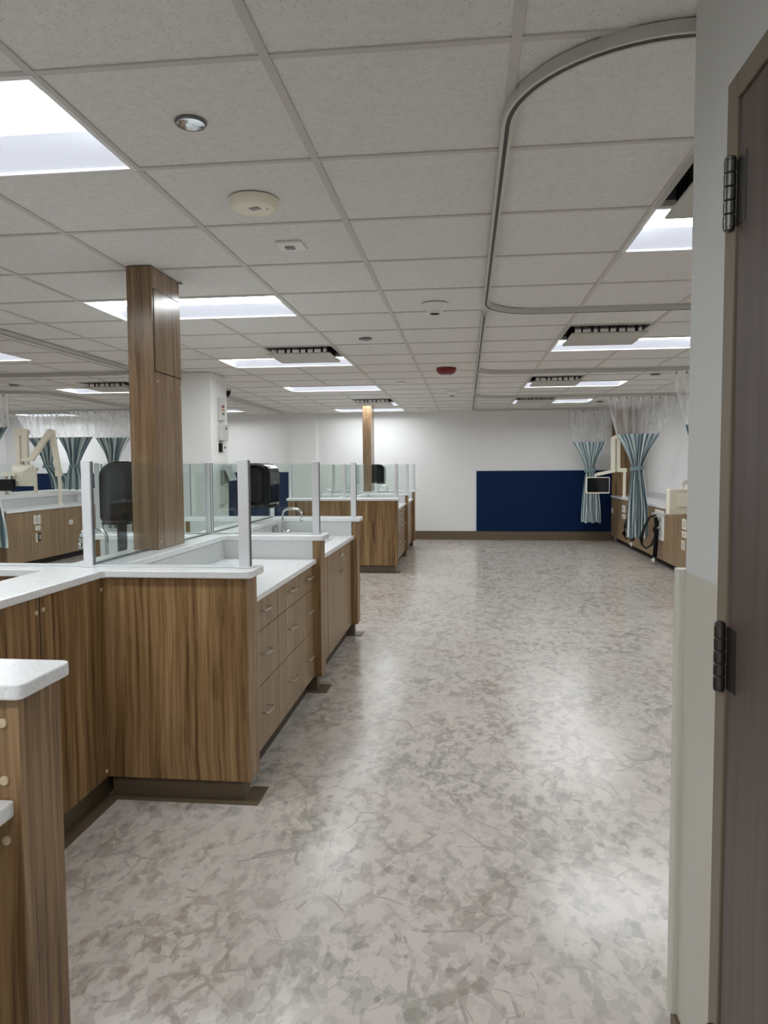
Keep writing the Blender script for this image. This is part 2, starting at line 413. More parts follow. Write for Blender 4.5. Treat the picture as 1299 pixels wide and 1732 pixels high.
we = MB(); we.box(XE, XE + .14, 1.497, 1.745, 0, CZ + .02); we.box(XE, XE + .14, DY0 - .055, 1.497, 2.112, CZ + .02)
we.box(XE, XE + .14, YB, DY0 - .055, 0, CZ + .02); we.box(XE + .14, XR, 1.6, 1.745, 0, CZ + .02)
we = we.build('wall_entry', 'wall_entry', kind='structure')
B(XE - .004, XE + .002, 1.497, 1.747, .09, 1.155).build('wainscot_sheet', 'wainscot', we, label='pale vinyl wall protection sheet')
tag(MB().prism(rounded([(XE - .020, 1.738), (XE - .020, 1.772), (XE + .05, 1.772), (XE + .05, 1.746), (XE - .001, 1.746), (XE - .001, 1.738)], .010), .09, 1.158).build('corner_guard', 'guard', smooth=True),
    'ivory vinyl corner guard running up the wall end beside the door', 'corner guard')
MB().prism([(XE - .012, 1.50), (XE - .012, 1.76), (XE + .04, 1.76), (XE + .04, 1.742), (XE, 1.742), (XE, 1.50)], 0, .09).build('baseboard_entry', 'base', kind='structure')
# door
fr = MB()
fr.box(XE - .012, XE + .12, 1.445, 1.497, 0, 2.112).box(XE - .012, XE + .12, DY0 - .055, DY0 - .003, 0, 2.112).box(XE - .012, XE + .12, DY0 - .003, 1.445, 2.066, 2.112)
door = bpy.data.objects.new('door_1', None); COL.objects.link(door); door.location = (XE, 1.0, 0); door['kind'] = 'structure'; world_loc[door.as_pointer()] = Vector((XE, 1.0, 0))
fr.build('door_frame', 'frame', door, bevel=.003)
B(XE - .007, XE + .04, DY0, DY1 - .003, .008, DZ).build('door_leaf', 'door', door, bevel=.002)
B(XE + .055, XE + .075, DY0 - .003, DY1 + .003, 0, 2.066).build('door_stop', 'gap', door)
for zc in (1.896, 1.030, .22):
    hg = MB()
    for k in range(5):
        z0 = zc - .062 + k * .0248
        hg.lathe((XE - .019, 1.452, z0), [(.0095, 0), (.0112, .002), (.0112, .0225), (.0095, .0245)], 16)
    hg.lathe((XE - .019, 1.452, zc - .068), [(.006, 0), (.0105, .003), (.0105, .007)], 16); hg.lathe((XE - .019, 1.452, zc + .061), [(.0105, 0), (.0105, .004), (.006, .008)], 16)
    h = hg.build('hinge', 'steel', door, smooth=True, label='dark steel butt hinge')
    MB().box(XE - .0095, XE - .006, 1.402, 1.447, zc - .06, zc + .06).build('hinge_plate', 'steel', h)
# far wall finishes
BLZ0, BLZ1 = .165, 1.295
def blue(x0, x1, lab): tag(B(x0, x1, YF - .022, YF, BLZ0, BLZ1).build('wall_panel', 'blue', bevel=.003), lab, 'wall panel')
blue(.193, 2.655, 'navy blue wall panel on the far wall, right of the aisle')
blue(-4.60, -3.33, 'navy blue wall panel on the far wall seen past the white column')
blue(-9.1, -5.05, 'navy blue wall panel on the far wall behind the left curtains')
bb = MB()
for x0, x1 in ((XL, -3.315), (-2.825, 2.70)): bb.prism_yz([(YF, 0), (YF - .05, 0), (YF - .02, .02), (YF - .014, .165), (YF, .165)], x0, x1)
bb.prism_yz([(YF - .09, 0), (YF - .14, 0), (YF - .11, .02), (YF - .104, .165), (YF - .09, .165)], -3.325, -2.815)
bb.build('baseboard_far', 'base', kind='structure')
tag(B(2.655, 3.15, YF - .05, YF, .835, CZ).build('wall_panel', 'wood', bevel=.003), 'tall wood panel on the far wall above the right counter', 'wall panel')

# lights and air diffusers cut the ceiling
LIGHTS = [  # x0,x1,y0,y1,label
    (gx(-3), gx(-1), gy(0), gy(1), 'large recessed ceiling light nearest the camera, at the upper left edge'),
    (gx(-3), gx(-1), gy(4), gy(5), 'recessed ceiling light passing behind the top of the near wood column'),
    (gx(-3), gx(-1), gy(8), gy(9), 'recessed ceiling light with an air diffuser plate hanging in front, left row'),
    (gx(-3), gx(-1), gy(12), gy(13), 'long thin looking ceiling light without a diffuser, between the white column and the far column'),
    (gx(-2), gx(-1), gy(16), gy(17), 'short square ceiling light beside the diffuser at the far wood column'),
    (gx(-3), gx(-1), gy(18), gy(19), 'farthest ceiling light of the left row, behind the far wood column'),
    (gx(2), gx(4), gy(2), gy(3), 'recessed ceiling light cut off by the entry wall at the right'),
    (gx(2), gx(4), gy(7), gy(8), 'recessed ceiling light over the right bays, beside the largest visible diffuser plate'),
    (gx(2), gx(4), gy(12), gy(13), 'second recessed ceiling light along the right bays, beyond the largest diffuser'),
    (gx(2), gx(4), gy(16), gy(17), 'farthest recessed ceiling light over the right bays, close to the far wall'),
    (-5.20, -3.985, 5.90, 6.50, 'ceiling light touching the left edge of the view above the left curtains'),
    (-5.20, -3.985, 8.85, 9.46, 'ceiling light above the left bays just left of the near wood column'),
    (gx(-3), gx(-1), gy(-4), gy(-3), 'recessed ceiling light behind the camera over the near counters'),
    (-5.20, -3.985, 2.85, 3.45, 'recessed ceiling light over the near left bay'),
    (gx(-1), gx(1), gy(-4), gy(-3), 'added fill light behind the camera over the aisle, built as a recessed fixture'),  # unseen fill light, added to brighten the near floor, wing fronts and entry wall
    (-8.35, -7.35, 12.75, 13.36, 'recessed ceiling light over the far left corner seen through a sheer curtain'),
    (-8.7, -7.5, 9.6, 10.2, 'added fill light beyond the left half wall outside the view, built as a recessed fixture'),  # unseen fill light, added because the left bays came out too dark
    (-5.20, -3.985, 12.5, 13.1, 'recessed ceiling light over the far left bay'),
]
DIFFS = [
    (gx(-3), gx(-2), gy(-1), gy(0), 'square air diffuser with hanging plate at the upper left edge'),
    (gx(-2), gx(-1), gy(7), gy(8), 'square air diffuser with hanging plate near the left row of lights'),
    (gx(-2), gx(-1), gy(15), gy(16), 'small looking air diffuser right at the top of the far wood column'),
    (gx(2), gx(3), gy(1), gy(2), 'square air diffuser with hanging plate beside the entry wall'),
    (gx(2), gx(3), gy(6), gy(7), 'largest square air diffuser with hanging plate, over the right bays'),
    (gx(2), gx(3), gy(11), gy(12), 'second air diffuser with hanging plate along the right bays'),
    (gx(2), gx(3), gy(15), gy(16), 'farthest air diffuser with hanging plate along the right bays'),
    (-4.55, -3.94, 8.24, 8.85, 'air diffuser with hanging plate left of the near wood column'),
]
holes = [l[:4] for l in LIGHTS] + [d[:4] for d in DIFFS]
xs = sorted(set([XL, XR] + [gx(i) for i in range(-14, 6) if XL < gx(i) < XR] + [v for h in holes for v in h[:2]]))
ys = sorted(set([YB, YF] + [gy(j) for j in range(-7, 20)] + [v for h in holes for v in h[2:]]))
inh = lambda x, y: any(h[0] < x < h[1] and h[2] < y < h[3] for h in holes)
cm = MB(); gb = MB(); hb = .012
for a, b in zip(xs, xs[1:]):
    for c, d in zip(ys, ys[1:]):
        if b - a < 1e-4 or d - c < 1e-4 or inh((a + b) / 2, (c + d) / 2): continue
        cm.box(a, b, c, d, CZ + .005, CZ + .02)
for i in range(-14, 6):
    x = gx(i)
    if not XL < x < XR: continue
    run = None
    for c, d in zip(ys, ys[1:]):
        blocked = any(h[0] + .02 < x < h[1] - .02 and h[2] < (c + d) / 2 < h[3] for h in holes)
        if blocked:
            if run: gb.box(x - hb, x + hb, run[0], run[1], CZ - .001, CZ + .006); run = None
        else: run = (run[0], d) if run else (c, d)
    if run: gb.box(x - hb, x + hb, run[0], run[1], CZ - .001, CZ + .006)
for j in range(-7, 20):
    y = gy(j); run = None
    for a, b in zip(xs, xs[1:]):
        blocked = any(h[2] + .02 < y < h[3] - .02 and h[0] < (a + b) / 2 < h[1] for h in holes)
        if blocked:
            if run: gb.box(run[0], run[1], y - hb * .9, y + hb * .9, CZ, CZ + .006); run = None
        else: run = (run[0], b) if run else (a, b)
    if run: gb.box(run[0], run[1], y - hb * .9, y + hb * .9, CZ, CZ + .006)
ce = cm.build('ceiling', 'tile', kind='structure')
gb.build('ceiling_grid', 'gridbar', ce)

def troffer(x0, x1, y0, y1, label):
    t = thing('ceiling_light', ((x0 + x1) / 2, (y0 + y1) / 2, CZ), label, 'ceiling light', 'recessed ceiling lights')
    e = .018; fm = MB()
    fm.box(x0, x1, y0, y0 + e, CZ - .003, CZ + .03).box(x0, x1, y1 - e, y1, CZ - .003, CZ + .03)
    fm.box(x0, x0 + e, y0 + e, y1 - e, CZ - .003, CZ + .03).box(x1 - e, x1, y0 + e, y1 - e, CZ - .003, CZ + .03)
    fm.build('frame', 'troffer', t)
    D = y1 - y0; s = D * .30; zt = CZ + .052
    hs = MB()  # housing shell above the lens and reflectors
    hs.box(x0 + .004, x1 - .004, y0 + .004, y1 - .004, CZ + .085, CZ + .10)
    hs.box(x0 + .004, x0 + .014, y0 + .004, y1 - .004, CZ + .012, CZ + .085).box(x1 - .014, x1 - .004, y0 + .004, y1 - .004, CZ + .012, CZ + .085)
    hs.build('housing', 'troffer', t)
    for ya, yb in ((y0 + e, y0 + s), (y1 - e, y1 - s)):
        MB().prism_yz([(ya, CZ + .006), (yb, zt), (yb, zt + .006), (ya, CZ + .012)], x0 + e, x1 - e).build('side_reflector', 'sideglow', t)
    n = 8; pr = []
    for k in range(n + 1):
        a = k / n; pr.append((y0 + s + (D - 2 * s) * a, zt + .004 - .002 * math.sin(math.pi * a)))
    pr += [(y1 - s, zt + .008), (y0 + s, zt + .008)]
    MB().prism_yz(pr, x0 + e, x1 - e).build('lens', 'lens', t)
def air_diffuser(x0, x1, y0, y1, label):
    t = thing('air_diffuser', ((x0 + x1) / 2, (y0 + y1) / 2, CZ), label, 'air diffuser', 'ceiling air diffusers')
    e = .022; fm = MB()
    fm.box(x0, x1, y0, y0 + e, CZ - .003, CZ + .02).box(x0, x1, y1 - e, y1, CZ - .003, CZ + .02)
    fm.box(x0, x0 + e, y0 + e, y1 - e, CZ - .003, CZ + .02).box(x1 - e, x1, y0 + e, y1 - e, CZ - .003, CZ + .02)
    fm.build('frame', 'plate', t)
    d = MB(); d.box(x0 + .004, x1 - .004, y0 + .004, y1 - .004, CZ + .16, CZ + .17)
    for a in ((x0 + .01, x0 + .016, y0 + .01, y1 - .01), (x1 - .016, x1 - .01, y0 + .01, y1 - .01), (x0 + .01, x1 - .01, y0 + .01, y0 + .016), (x0 + .01, x1 - .01, y1 - .016, y1 - .01)):
        d.box(*a, CZ + .005, CZ + .16)
    d.build('duct_box', 'duct', t)
    zp = CZ - .058; m = .035
    B(x0 + m, x1 - m, y0 + m, y1 - m, zp, zp + .012).build('hanging_plate', 'plate', t, bevel=.003)
    f = MB(); N = 7
    ix0, ix1, iy0, iy1 = x0 + .085, x1 - .085, y0 + .085, y1 - .085
    for k in range(N + 1):
        wd = (.022, .028, .014, .029, .020)[k % 5]
        x = ix0 + (ix1 - ix0) * k / N; y = iy0 + (iy1 - iy0) * k / N
        f.box(x - wd, x + wd, iy0 - .002, iy0 + .002, zp + .012, CZ + .12); f.box(x - wd, x + wd, iy1 - .002, iy1 + .002, zp + .012, CZ + .12)
        f.box(ix0 - .002, ix0 + .002, y - wd, y + wd, zp + .012, CZ + .12); f.box(ix1 - .002, ix1 + .002, y - wd, y + wd, zp + .012, CZ + .12)
    f.build('vane_ring', 'chrome', t)
    B(ix0 + .03, ix1 - .03, iy0 + .03, iy1 - .03, zp + .012, CZ + .10).build('core', 'alu_dark', t)
for l in LIGHTS: troffer(*l)
for d in DIFFS: air_diffuser(*d)

# ------------------------------------------------------------------ islands
SR, SL = -1.50, -1.72          # faces of the spine wall
XO, XOL = -0.885, -2.335       # outer ends of the wings
WT = 0.145                     # wing thickness
def plugs(parent, pts, axis, r=.011):
    for p in pts:
        MB().lathe(p, [(r, 0), (r * .95, .004), (r * .6, .006)] if axis == 'x' else [(r, 0), (r * .95, -.004), (r * .6, -.006)], 14, axis).build('screw_cap', 'plug', parent, smooth=True, label='pale round screw cap')
def wing(y, side, label, group, strip=True, extra=None):
    xa, xb = (SR, XO) if side > 0 else (SL, XOL)
    t = thing('partition_wing', ((xa + xb) / 2, y + WT / 2, 0), label, 'partition', group)
    B(xa, xb, y, y + WT, .10, .948).build('panel', 'wood', t, bevel=.0025)
    s = .036 * side
    B(xa, xb - s, y + .04, y + WT - .03, 0, .10).build('plinth', 'base_dark', t)
    if strip: MB().box(xa, xb + .028 * side, y + .004, y + .045, 0, .005).box(xb - .045 * side, xb + .028 * side, y + .045, y + WT + .03, 0, .005).build('floor_strip', 'base_dark', t)
    if extra: extra(t)
    return t
def ledge(ys_w, label, near, right=-.860, left=-2.358):
    y0 = ys_w[0] - .02; y1 = ys_w[-1] + WT + .035
    R, Lf = [], []
    sr, sl = SR + .018, SL - .018
    for k, y in enumerate(ys_w):
        a, b = (y - .034, y + WT + .012) if (near and k == 0) else (y - .02, y + WT + .035)
        R += ([] if k == 0 else [(sr, a)]) + [(right, a), (right, b)] + ([(sr, b)] if k < len(ys_w) - 1 else [])
        Lf += ([] if k == 0 else [(sl, a)]) + [(left, a), (left, b)] + ([(sl, b)] if k < len(ys_w) - 1 else [])
    pts = R + Lf[::-1]
    o = MB().prism(rounded(pts, .022, 4), .948, H_LEDGE).build('counter_ledge', 'quartz', bevel=.006, seg=3)
    return tag(o, label, 'counter ledge', 'raised quartz ledges')
def spine(y0, y1, label, seams=()):
    t = thing('partition_spine', ((SR + SL) / 2, (y0 + y1) / 2, 0), label, 'partition')
    B(SL, SR, y0, y1, .10, .948).build('panel', 'wood', t)
    B(SL + .03, SR - .03, y0, y1, 0, .10).build('plinth', 'base_dark', t)
    return t
def handle_bar(a, b, out, parent):
    a, b, o = Vector(a), Vector(b), Vector(out)
    d = (b - a)
    pts = [a, a + o * .7, a + o + d * .10, a + o * 1.05 + d * .5, b + o - d * .10, b + o * .7, b]
    MB().tube(pts, .0045, 8).build('handle', 'nickel', parent, smooth=True, label='slim satin metal bow handle')
FX = -0.935
def drawer_unit(ya, yb, label, group, zs=(.10, .398, .652, .800)):
    t = thing('drawer_cabinet', (-1.2, (ya + yb) / 2, 0), label, 'drawer cabinet', group)
    B(-1.485, FX - .020, ya + .001, yb - .001, .10, .806).build('body', 'wood_side', t)
    B(-1.45, FX - .045, ya + .001, yb - .001, 0, .10).build('toe_kick', 'toe', t)
    for z0, z1 in zip(zs, zs[1:]):
        d = B(FX - .019, FX, ya + .002, yb - .002, z0 + .002, z1 - .002).build('drawer', 'wood_side', t, bevel=.0015)
        zc = (z0 + z1) / 2 + .02; m = (ya + yb) / 2
        handle_bar((FX, m - .055, zc), (FX, m + .055, zc), (.032, 0, 0), d)
def sink_cabinet(ya, yb, splits, label, group, filler=0.0):
    t = thing('sink_cabinet', (-1.2, (ya + yb) / 2, 0), label, 'base cabinet', group)
    B(-1.485, FX - .020, ya + .001, yb - .001, .10, .60).build('body', 'wood_side', t)
    B(FX - .10, FX - .020, ya + .001, yb - .001, .60, .806).build('apron', 'wood_side', t)
    B(-1.45, FX - .045, ya + .001, yb - .001, 0, .10).build('toe_kick', 'toe', t)
    if filler: B(FX - .019, FX - .002, ya, splits[0] - .004, .10, .80).build('filler', 'wood_side', t)
    n = len(splits) - 1
    for k in range(n):
        a, b = splits[k] + .002, splits[k + 1] - .002
        d = B(FX - .019, FX, a, b, .102, .798).build('door', 'wood_side', t, bevel=.0015)
        yh = b - .03 if k % 2 == 0 else a + .03
        handle_bar((FX, yh, .62), (FX, yh, .75), (.032, 0, 0), d)
def worktop(ya, yb, side, label, group, sink=None):
    xa, xb = (SR, -.910) if side > 0 else (SL, -2.31)
    t = thing('worktop', ((xa + xb) / 2, (ya + yb) / 2, H_WORK - .028), label, 'worktop', group)
    z0, z1 = H_WORK - .028, H_WORK
    x0, x1 = sorted((xa, xb))
    if sink:
        s0, s1, t0, t1 = sink
        MB().box(x0, s0, ya, yb, z0, z1).box(s1, x1, ya, yb, z0, z1).box(s0, s1, ya, t0, z0, z1).box(s0, s1, t1, yb, z0, z1).build('slab', 'quartz', t)
        k = MB(); d = .17; e = .008
        k.box(s0 - e, s0, t0 - e, t1 + e, z0 - d, z0).box(s1, s1 + e, t0 - e, t1 + e, z0 - d, z0).box(s0, s1, t0 - e, t0, z0 - d, z0).box(s0, s1, t1, t1 + e, z0 - d, z0).box(s0, s1, t0, t1, z0 - d - e, z0 - d)
        k.build('sink_bowl', 'sink', t)
    else:
        B(x0, x1, ya, yb, z0, z1).build('slab', 'quartz', t, bevel=.004, seg=2)
    sp = MB(); e = .016
    if side > 0: sp.box(xa, xa + e, ya, yb, z1, .947)
    else: sp.box(xa - e, xa, ya, yb, z1, .947)
    xi = xb - .02 * side
    x2, x3 = sorted((xa + e * side, xi))
    sp.box(x2, x3, yb - e, yb, z1, .947).box(x2, x3, ya, ya + e, z1, .947)
    sp.build('backsplash', 'backsplash', t)
def left_cabinet(ya, yb, label, group, low=.60):
    t = thing('base_cabinet', (-2.0, (ya + yb) / 2, 0), label, 'base cabinet', group)
    B(-2.265, -1.735, ya + .001, yb - .001, .10, low).build('body', 'wood_side', t)
    B(-2.24, -1.77, ya + .001, yb - .001, 0, .10).build('toe_kick', 'toe', t)
    m = (ya + yb) / 2
    for a, b in ((ya, m), (m, yb)):
        d = B(-2.285, -2.266, a + .002, b - .002, .102, .798).build('door', 'wood_side', t, bevel=.0015)
        yh = b - .03 if a == ya else a + .03
        handle_bar((-2.285, yh, .62), (-2.285, yh, .75), (-.032, 0, 0), d)
GT = 1.425
def screen_x(x0, x1, y, z0, label, posts, group):
    """glass screen lying along x, on top of a wing ledge"""
    t = thing('glass_screen', ((x0 + x1) / 2, y, z0), label, 'glass screen', group)
    B(x0, x1, y - .004, y + .004, z0 + .004, GT - .003).build('glass_pane', 'glass', t)
    B(x0, x1, y - .009, y + .009, z0, z0 + .006).build('bottom_channel', 'alu', t)
    for a, b in posts:
        p = B(a, b, y - .016, y + .016, z0, GT + .006).build('post', 'alu', t, bevel=.003)
        B(a - .012, b + .012, y - .025, y + .025, z0, z0 + .005).build('foot_plate', 'alu', p)
        s = b if abs(b - x0) < .05 or abs(b - x1) > abs(a - x1) else a
        B(b - .001, b + .004, y - .006, y + .006, z0 + .005, GT).build('glazing_slot', 'alu_dark', p)
def screen_y(x, y0, y1, z0, label, posts, group):
    t = thing('glass_screen', (x, (y0 + y1) / 2, z0), label, 'glass screen', group)
    B(x - .004, x + .004, y0, y1, z0 + .004, GT - .003).build('glass_pane', 'glass', t)
    B(x - .009, x + .009, y0, y1, z0, z0 + .006).build('bottom_channel', 'alu_dark', t)
    for a, b in posts:
        p = B(x - .016, x + .016, a, b, z0, GT + .006).build('post', 'alu', t, bevel=.003)
        B(x + .0155, x + .0175, (a + b) / 2 - .005, (a + b) / 2 + .005, z0 + .005, GT).build('glazing_slot', 'alu_dark', p)
def faucet(x, y, z, out, label, group='gooseneck faucets', s=1.0):
    t = thing('faucet', (x, y, z), label, 'faucet', group)
    MB().lathe((x, y, z), [(.028, 0), (.028, .006), (.019, .012), (.018, .055), (.013, .062)], 20).build('base', 'chrome', t, smooth=True)
    pts = [(x, y, z + .06), (x, y, z + .19)]
    R = .045
    for k in range(1, 7):
        a = math.radians(90 * k / 6); pts.append((x + out * (R - R * math.cos(a)), y, z + .19 + R * math.sin(a)))
    L = .105
    for k in range(0, 7):
        a = math.radians(90 * k / 6); pts.append((x + out * (L + R * math.sin(a)), y, z + .235 - (R - R * math.cos(a))))
    pts.append((x + out * (L + R), y, z + .155))
    MB().tube(pts, .0095, 12).build('spout', 'chrome', t, smooth=True)
    MB().lathe((x + out * (L + R), y, z + .135), [(.010, 0), (.0135, .004), (.0135, .025), (.010, .03)], 16).build('aerator', 'chrome', t, smooth=True)
    for sy in (-1, 1):
        lv = MB().lathe((x, y + sy * .05, z), [(.016, 0), (.014, .03), (.012, .045), (.006, .05)], 16).build('handle_base', 'chrome', t, smooth=True)
        MB().tube([(x, y + sy * .05, z + .045), (x + out * .02, y + sy * .075, z + .055), (x + out * .03, y + sy * .105, z + .06)], .005, 8).build('lever', 'chrome', lv, smooth=True)
def dispenser(xw, yc, z0, out, label, w=.30, hgt=.315, dep=.205):
    """paper towel dispenser hung on a face at xw, projecting in direction out"""
    t = thing('towel_dispenser', (xw, yc, z0), label, 'paper towel dispenser', 'black paper towel dispensers')
    r = .075; pr = [(xw, z0), (xw, z0 + hgt)]
    x1 = xw + out * dep
    for k in range(7):
        a = math.radians(90 * k / 6); pr.append((x1 - out * r * 1.35 * (1 - math.sin(a)), z0 + hgt - r * (1 - math.cos(a))))
    pr += [(x1, z0 + .05)]
    for k in range(4):
        a = math.radians(90 * k / 3); pr.append((x1 - out * .03 * (1 - math.cos(a)), z0 + .03 - .03 * math.sin(a)))
    MB().prism_xz(pr, yc - w / 2, yc + w / 2).build('cover', 'black', t, bevel=.02, seg=4)
    # recessed stadium outline on the side face
    n = 20; st = []
    cx = xw + out * dep * .48; hw = .048
    for k in range(n): st.append((cx + hw * math.cos(math.pi * k / (n - 1)), z0 + hgt - .085 + hw * math.sin(math.pi * k / (n - 1))))
    for k in range(n): st.append((cx - hw * math.cos(math.pi * k / (n - 1)), z0 + .075 - hw * math.sin(math.pi * k / (n - 1))))
    MB().prism_xz(st, yc - w / 2 - .003, yc - w / 2 + .002).build('side_window', 'black_matte', t)
    B(min(x1, x1 - out * .13), max(x1, x1 - out * .13), yc - w * .4, yc + w * .4, z0 - .012, z0 + .002).build('paper_slot', 'smoke', t)
    MB().lathe((x1 - out * .002, yc, z0 + hgt * .55), [(.012, 0), (.012, out * .004), (.008, out * .005)], 14, 'x').build('lock_button', 'grey', t)
    return t

def island(ys_w, near, skip0=False):
    L = 'near island' if near else 'far island'
    ledge(ys_w, 'white quartz ledge topping the cross shaped walls of the ' + L, near)
    y0, y1 = (0.3 if near else ys_w[0]), ys_w[-1] + WT
    return spine(y0, y1, 'wood spine wall running down the middle of the ' + L)

# ---- near island
W = [1.345, 2.872, 4.388, 5.905]
sp = island(W, True)
plugs(sp, [(SR, 2.395, .893), (SR, 2.437, .897), (SR, 2.858, .897), (SR, 2.858, .128)], 'x', .009)
B(SR - .001, SR + .0015, 2.414, 2.418, .10, .948).build('seam', 'gap', sp)
B(SR - .03, SR + .035, 1.345 + WT, 2.915, 0, .0045).build('floor_strip', 'base_dark', sp)
def w0x(t):
    B(XO - .022, XO, 1.340, 1.346, .10, .947).build('edge_strip', 'wood', t)
    plugs(t, [(-.921, 1.345, .892), (-.922, 1.345, .774), (-.922, 1.345, .650)], 'y', .010)
wing(W[0], 1, 'closest wood wing wall, cut off at the bottom left corner', None, extra=w0x)
wing(W[1], 1, 'wide dark grained wood wing wall facing the camera below the first glass screen', None)
wing(W[2], 1, 'wood wing end between the drawers and the sink doors', None)
wing(W[3], 1, 'last wood wing end of the near island, beyond the sink doors', None)
for k, lb in zip((1, 2, 3), ('first', 'second', 'third')):
    wing(W[k], -1, 'left side wood wing wall behind the %s glass screen of the near island' % lb, None)
# closest bay: low worktop at the left bottom corner
t = thing('low_worktop', (-1.2, .9, 0), 'low white worktop corner poking in at the bottom left below the closest ledge', 'worktop')
B(SR, -.900, .35, 1.343, .702, .737).build('slab', 'quartz', t, bevel=.006)
# bay 1: drawers
worktop(W[1] + WT, W[2], 1, 'white quartz worktop above the three drawer cabinets of the near island', None)
cols = [W[1] + WT, 3.555, 4.035, W[2]]
for a, b, lb in zip(cols, cols[1:], ('nearest of the three drawer cabinets in the near island', 'middle drawer cabinet in the near island', 'drawer cabinet next to the second wing end in the near island')):
    drawer_unit(a, b, lb, 'near island drawer cabinets')
# bay 2: sink
worktop(W[2] + WT, W[3], 1, 'white quartz worktop with sink cutout beyond the second glass screen', None, sink=(-1.36, -1.03, 5.05, 5.66))
sink_cabinet(W[2] + WT, W[3], (4.88, 5.34, 5.895), 'two door wood sink cabinet of the near island', None, filler=1)
# left side bays
worktop(W[1] + WT, W[2], -1, 'white worktop left of the near wood column, holding the half hidden faucet', None, sink=(-2.22, -1.98, 3.35, 3.95))
left_cabinet(W[1] + WT, W[2], 'left facing cabinet of the near island behind the near wood column', None)
worktop(W[2] + WT, W[3], -1, 'white worktop on the left side of the near island beyond the column', None)
left_cabinet(W[2] + WT, W[3], 'left facing cabinet of the near island beyond the column', None, low=.80)
# bay 0 left
# glass screens, near island
zl = H_LEDGE + .001
GS = 'glass screens of the near island'
sy = [w_ + WT / 2 + .01 for w_ in W]
XS = -1.60
screen_x(-1.574, -.937, sy[1], zl, 'nearest glass screen facing the camera, right of the corner post', [(-1.617, -1.577), (-.937, -.892)], GS)
screen_x(-2.32, -1.622, sy[1], zl, 'nearest glass screen left of the corner post', [(-2.36, -2.32)], GS)
screen_x(-1.574, -.947, sy[2], zl, 'second glass screen, over the backsplash of the drawer bay', [(-.947, -.905)], GS)
screen_x(-2.32, -1.635, sy[2], zl, 'second glass screen on the left side of the column', [(-2.36, -2.32)], GS)
screen_x(-1.574, -.945, sy[3], zl, 'third glass screen, behind the sink faucet', [(-.945, -.903)], GS)
screen_x(-2.32, -1.635, sy[3], zl, 'third glass screen on the left side of the spine', [(-2.36, -2.32)], GS)
screen_y(XS - .012, sy[1] + .02, 3.560, zl, 'side glass screen between the corner post and the near wood column', [], GS)
screen_y(XS - .012, 3.923, sy[2] - .03, zl, 'side glass screen just behind the near wood column', [(sy[2] - .03, sy[2] + .005), (sy[2] + .008, sy[2] + .043)], GS)
screen_y(XS - .012, sy[2] + .05, sy[3] - .02, zl, 'side glass screen carrying the towel dispenser', [(sy[3] - .02, sy[3] + .02)], GS)

# ---- far island
W2 = [9.47, 11.18, 12.66]
sp2 = island(W2, False)
wing(W2[0], 1, 'broad wood wing wall facing the camera at the far island', None)
wing(W2[1], 1, 'middle wood wing end of the far island', None, strip=False)
wing(W2[2], 1, 'last wood wing end of the far island near the far wall', None, strip=False)
for k, lb in zip((0, 1, 2), ('front', 'middle', 'rear')):
    wing(W2[k], -1, 'left side %s wood wing wall of the far island' % lb, None, strip=False)
worktop(W2[0] + WT, W2[1], 1, 'white worktop over the drawers of the far island', None)
worktop(W2[1] + WT, W2[2], 1, 'white worktop with sink at the far end of the far island', None, sink=(-1.36, -1.03, 11.75, 12.35))
worktop(W2[0] + WT, W2[1], -1, 'white worktop on the left front side of the far island', None, sink=(-2.22, -1.98, 10.0, 10.6))
worktop(W2[1] + WT, W2[2], -1, 'white worktop on the left rear side of the far island', None)
ym = [W2[0] + WT, 10.2, 10.72, W2[1]]
for a, b, lb in zip(ym, ym[1:], ('front', 'middle', 'rear')):
    drawer_unit(a, b, '%s drawer cabinet of the far island' % lb, 'far island drawer cabinets')
sink_cabinet(W2[1] + WT, W2[2], (W2[1] + WT, 11.99, W2[2]), 'two door sink cabinet at the end of the far island', None)
left_cabinet(W2[0] + WT, W2[1], 'left facing front cabinet of the far island', None)
left_cabinet(W2[1] + WT, W2[2], 'left facing rear cabinet of the far island', None, low=.80)
GS2 = 'glass screens of the far island'
s2 = [w_ + WT / 2 + .01 for w_ in W2]
screen_x(-1.574, -.93, s2[0], zl, 'front right glass screen of the far island', [(-1.617, -1.577), (-.93, -.888)], GS2)
screen_x(-2.30, -1.622, s2[0], zl, 'front left glass screen of the far island', [(-2.34, -2.30)], GS2)
screen_x(-1.574, -.93, s2[1], zl, 'middle right glass screen of the far island', [(-1.617, -1.577), (-.93, -.888)], GS2)
screen_x(-2.30, -1.622, s2[1], zl, 'middle left glass screen of the far island', [(-2.34, -2.30)], GS2)
screen_x(-1.574, -.93, s2[2], zl, 'rear right glass screen of the far island, behind the far faucet', [(-.93, -.888)], GS2)
screen_x(-2.30, -1.622, s2[2], zl, 'rear left glass screen of the far island', [(-2.34, -2.30)], GS2)
screen_y(XS - .012, s2[0] + .02, s2[1] - .02, zl, 'side glass screen along the spine of the far island', [], GS2)

# ---- faucets and dispensers
faucet(-1.425, 5.60, H_WORK, 1, 'chrome gooseneck faucet in front of the third glass screen')
faucet(-1.90, 3.70, H_WORK, -1, 'chrome gooseneck faucet half hidden behind the corner post')
faucet(-1.44, 12.05, H_WORK, 1, 'chrome gooseneck faucet of the far island, right of the far column')
faucet(-1.90, 10.3, H_WORK, -1, 'chrome gooseneck faucet on the left side of the far island')
dispenser(XS - .008, 5.30, 1.112, 1, 'glossy black towel dispenser beside the second glass screen post')
d1 = dispenser(-1.690, 3.72, 1.118, -1, 'black towel dispenser on the left face of the near wood column', dep=.185)
dispenser(-1.552, 12.23, 1.115, 1, 'small looking black towel dispenser on the far wood column')
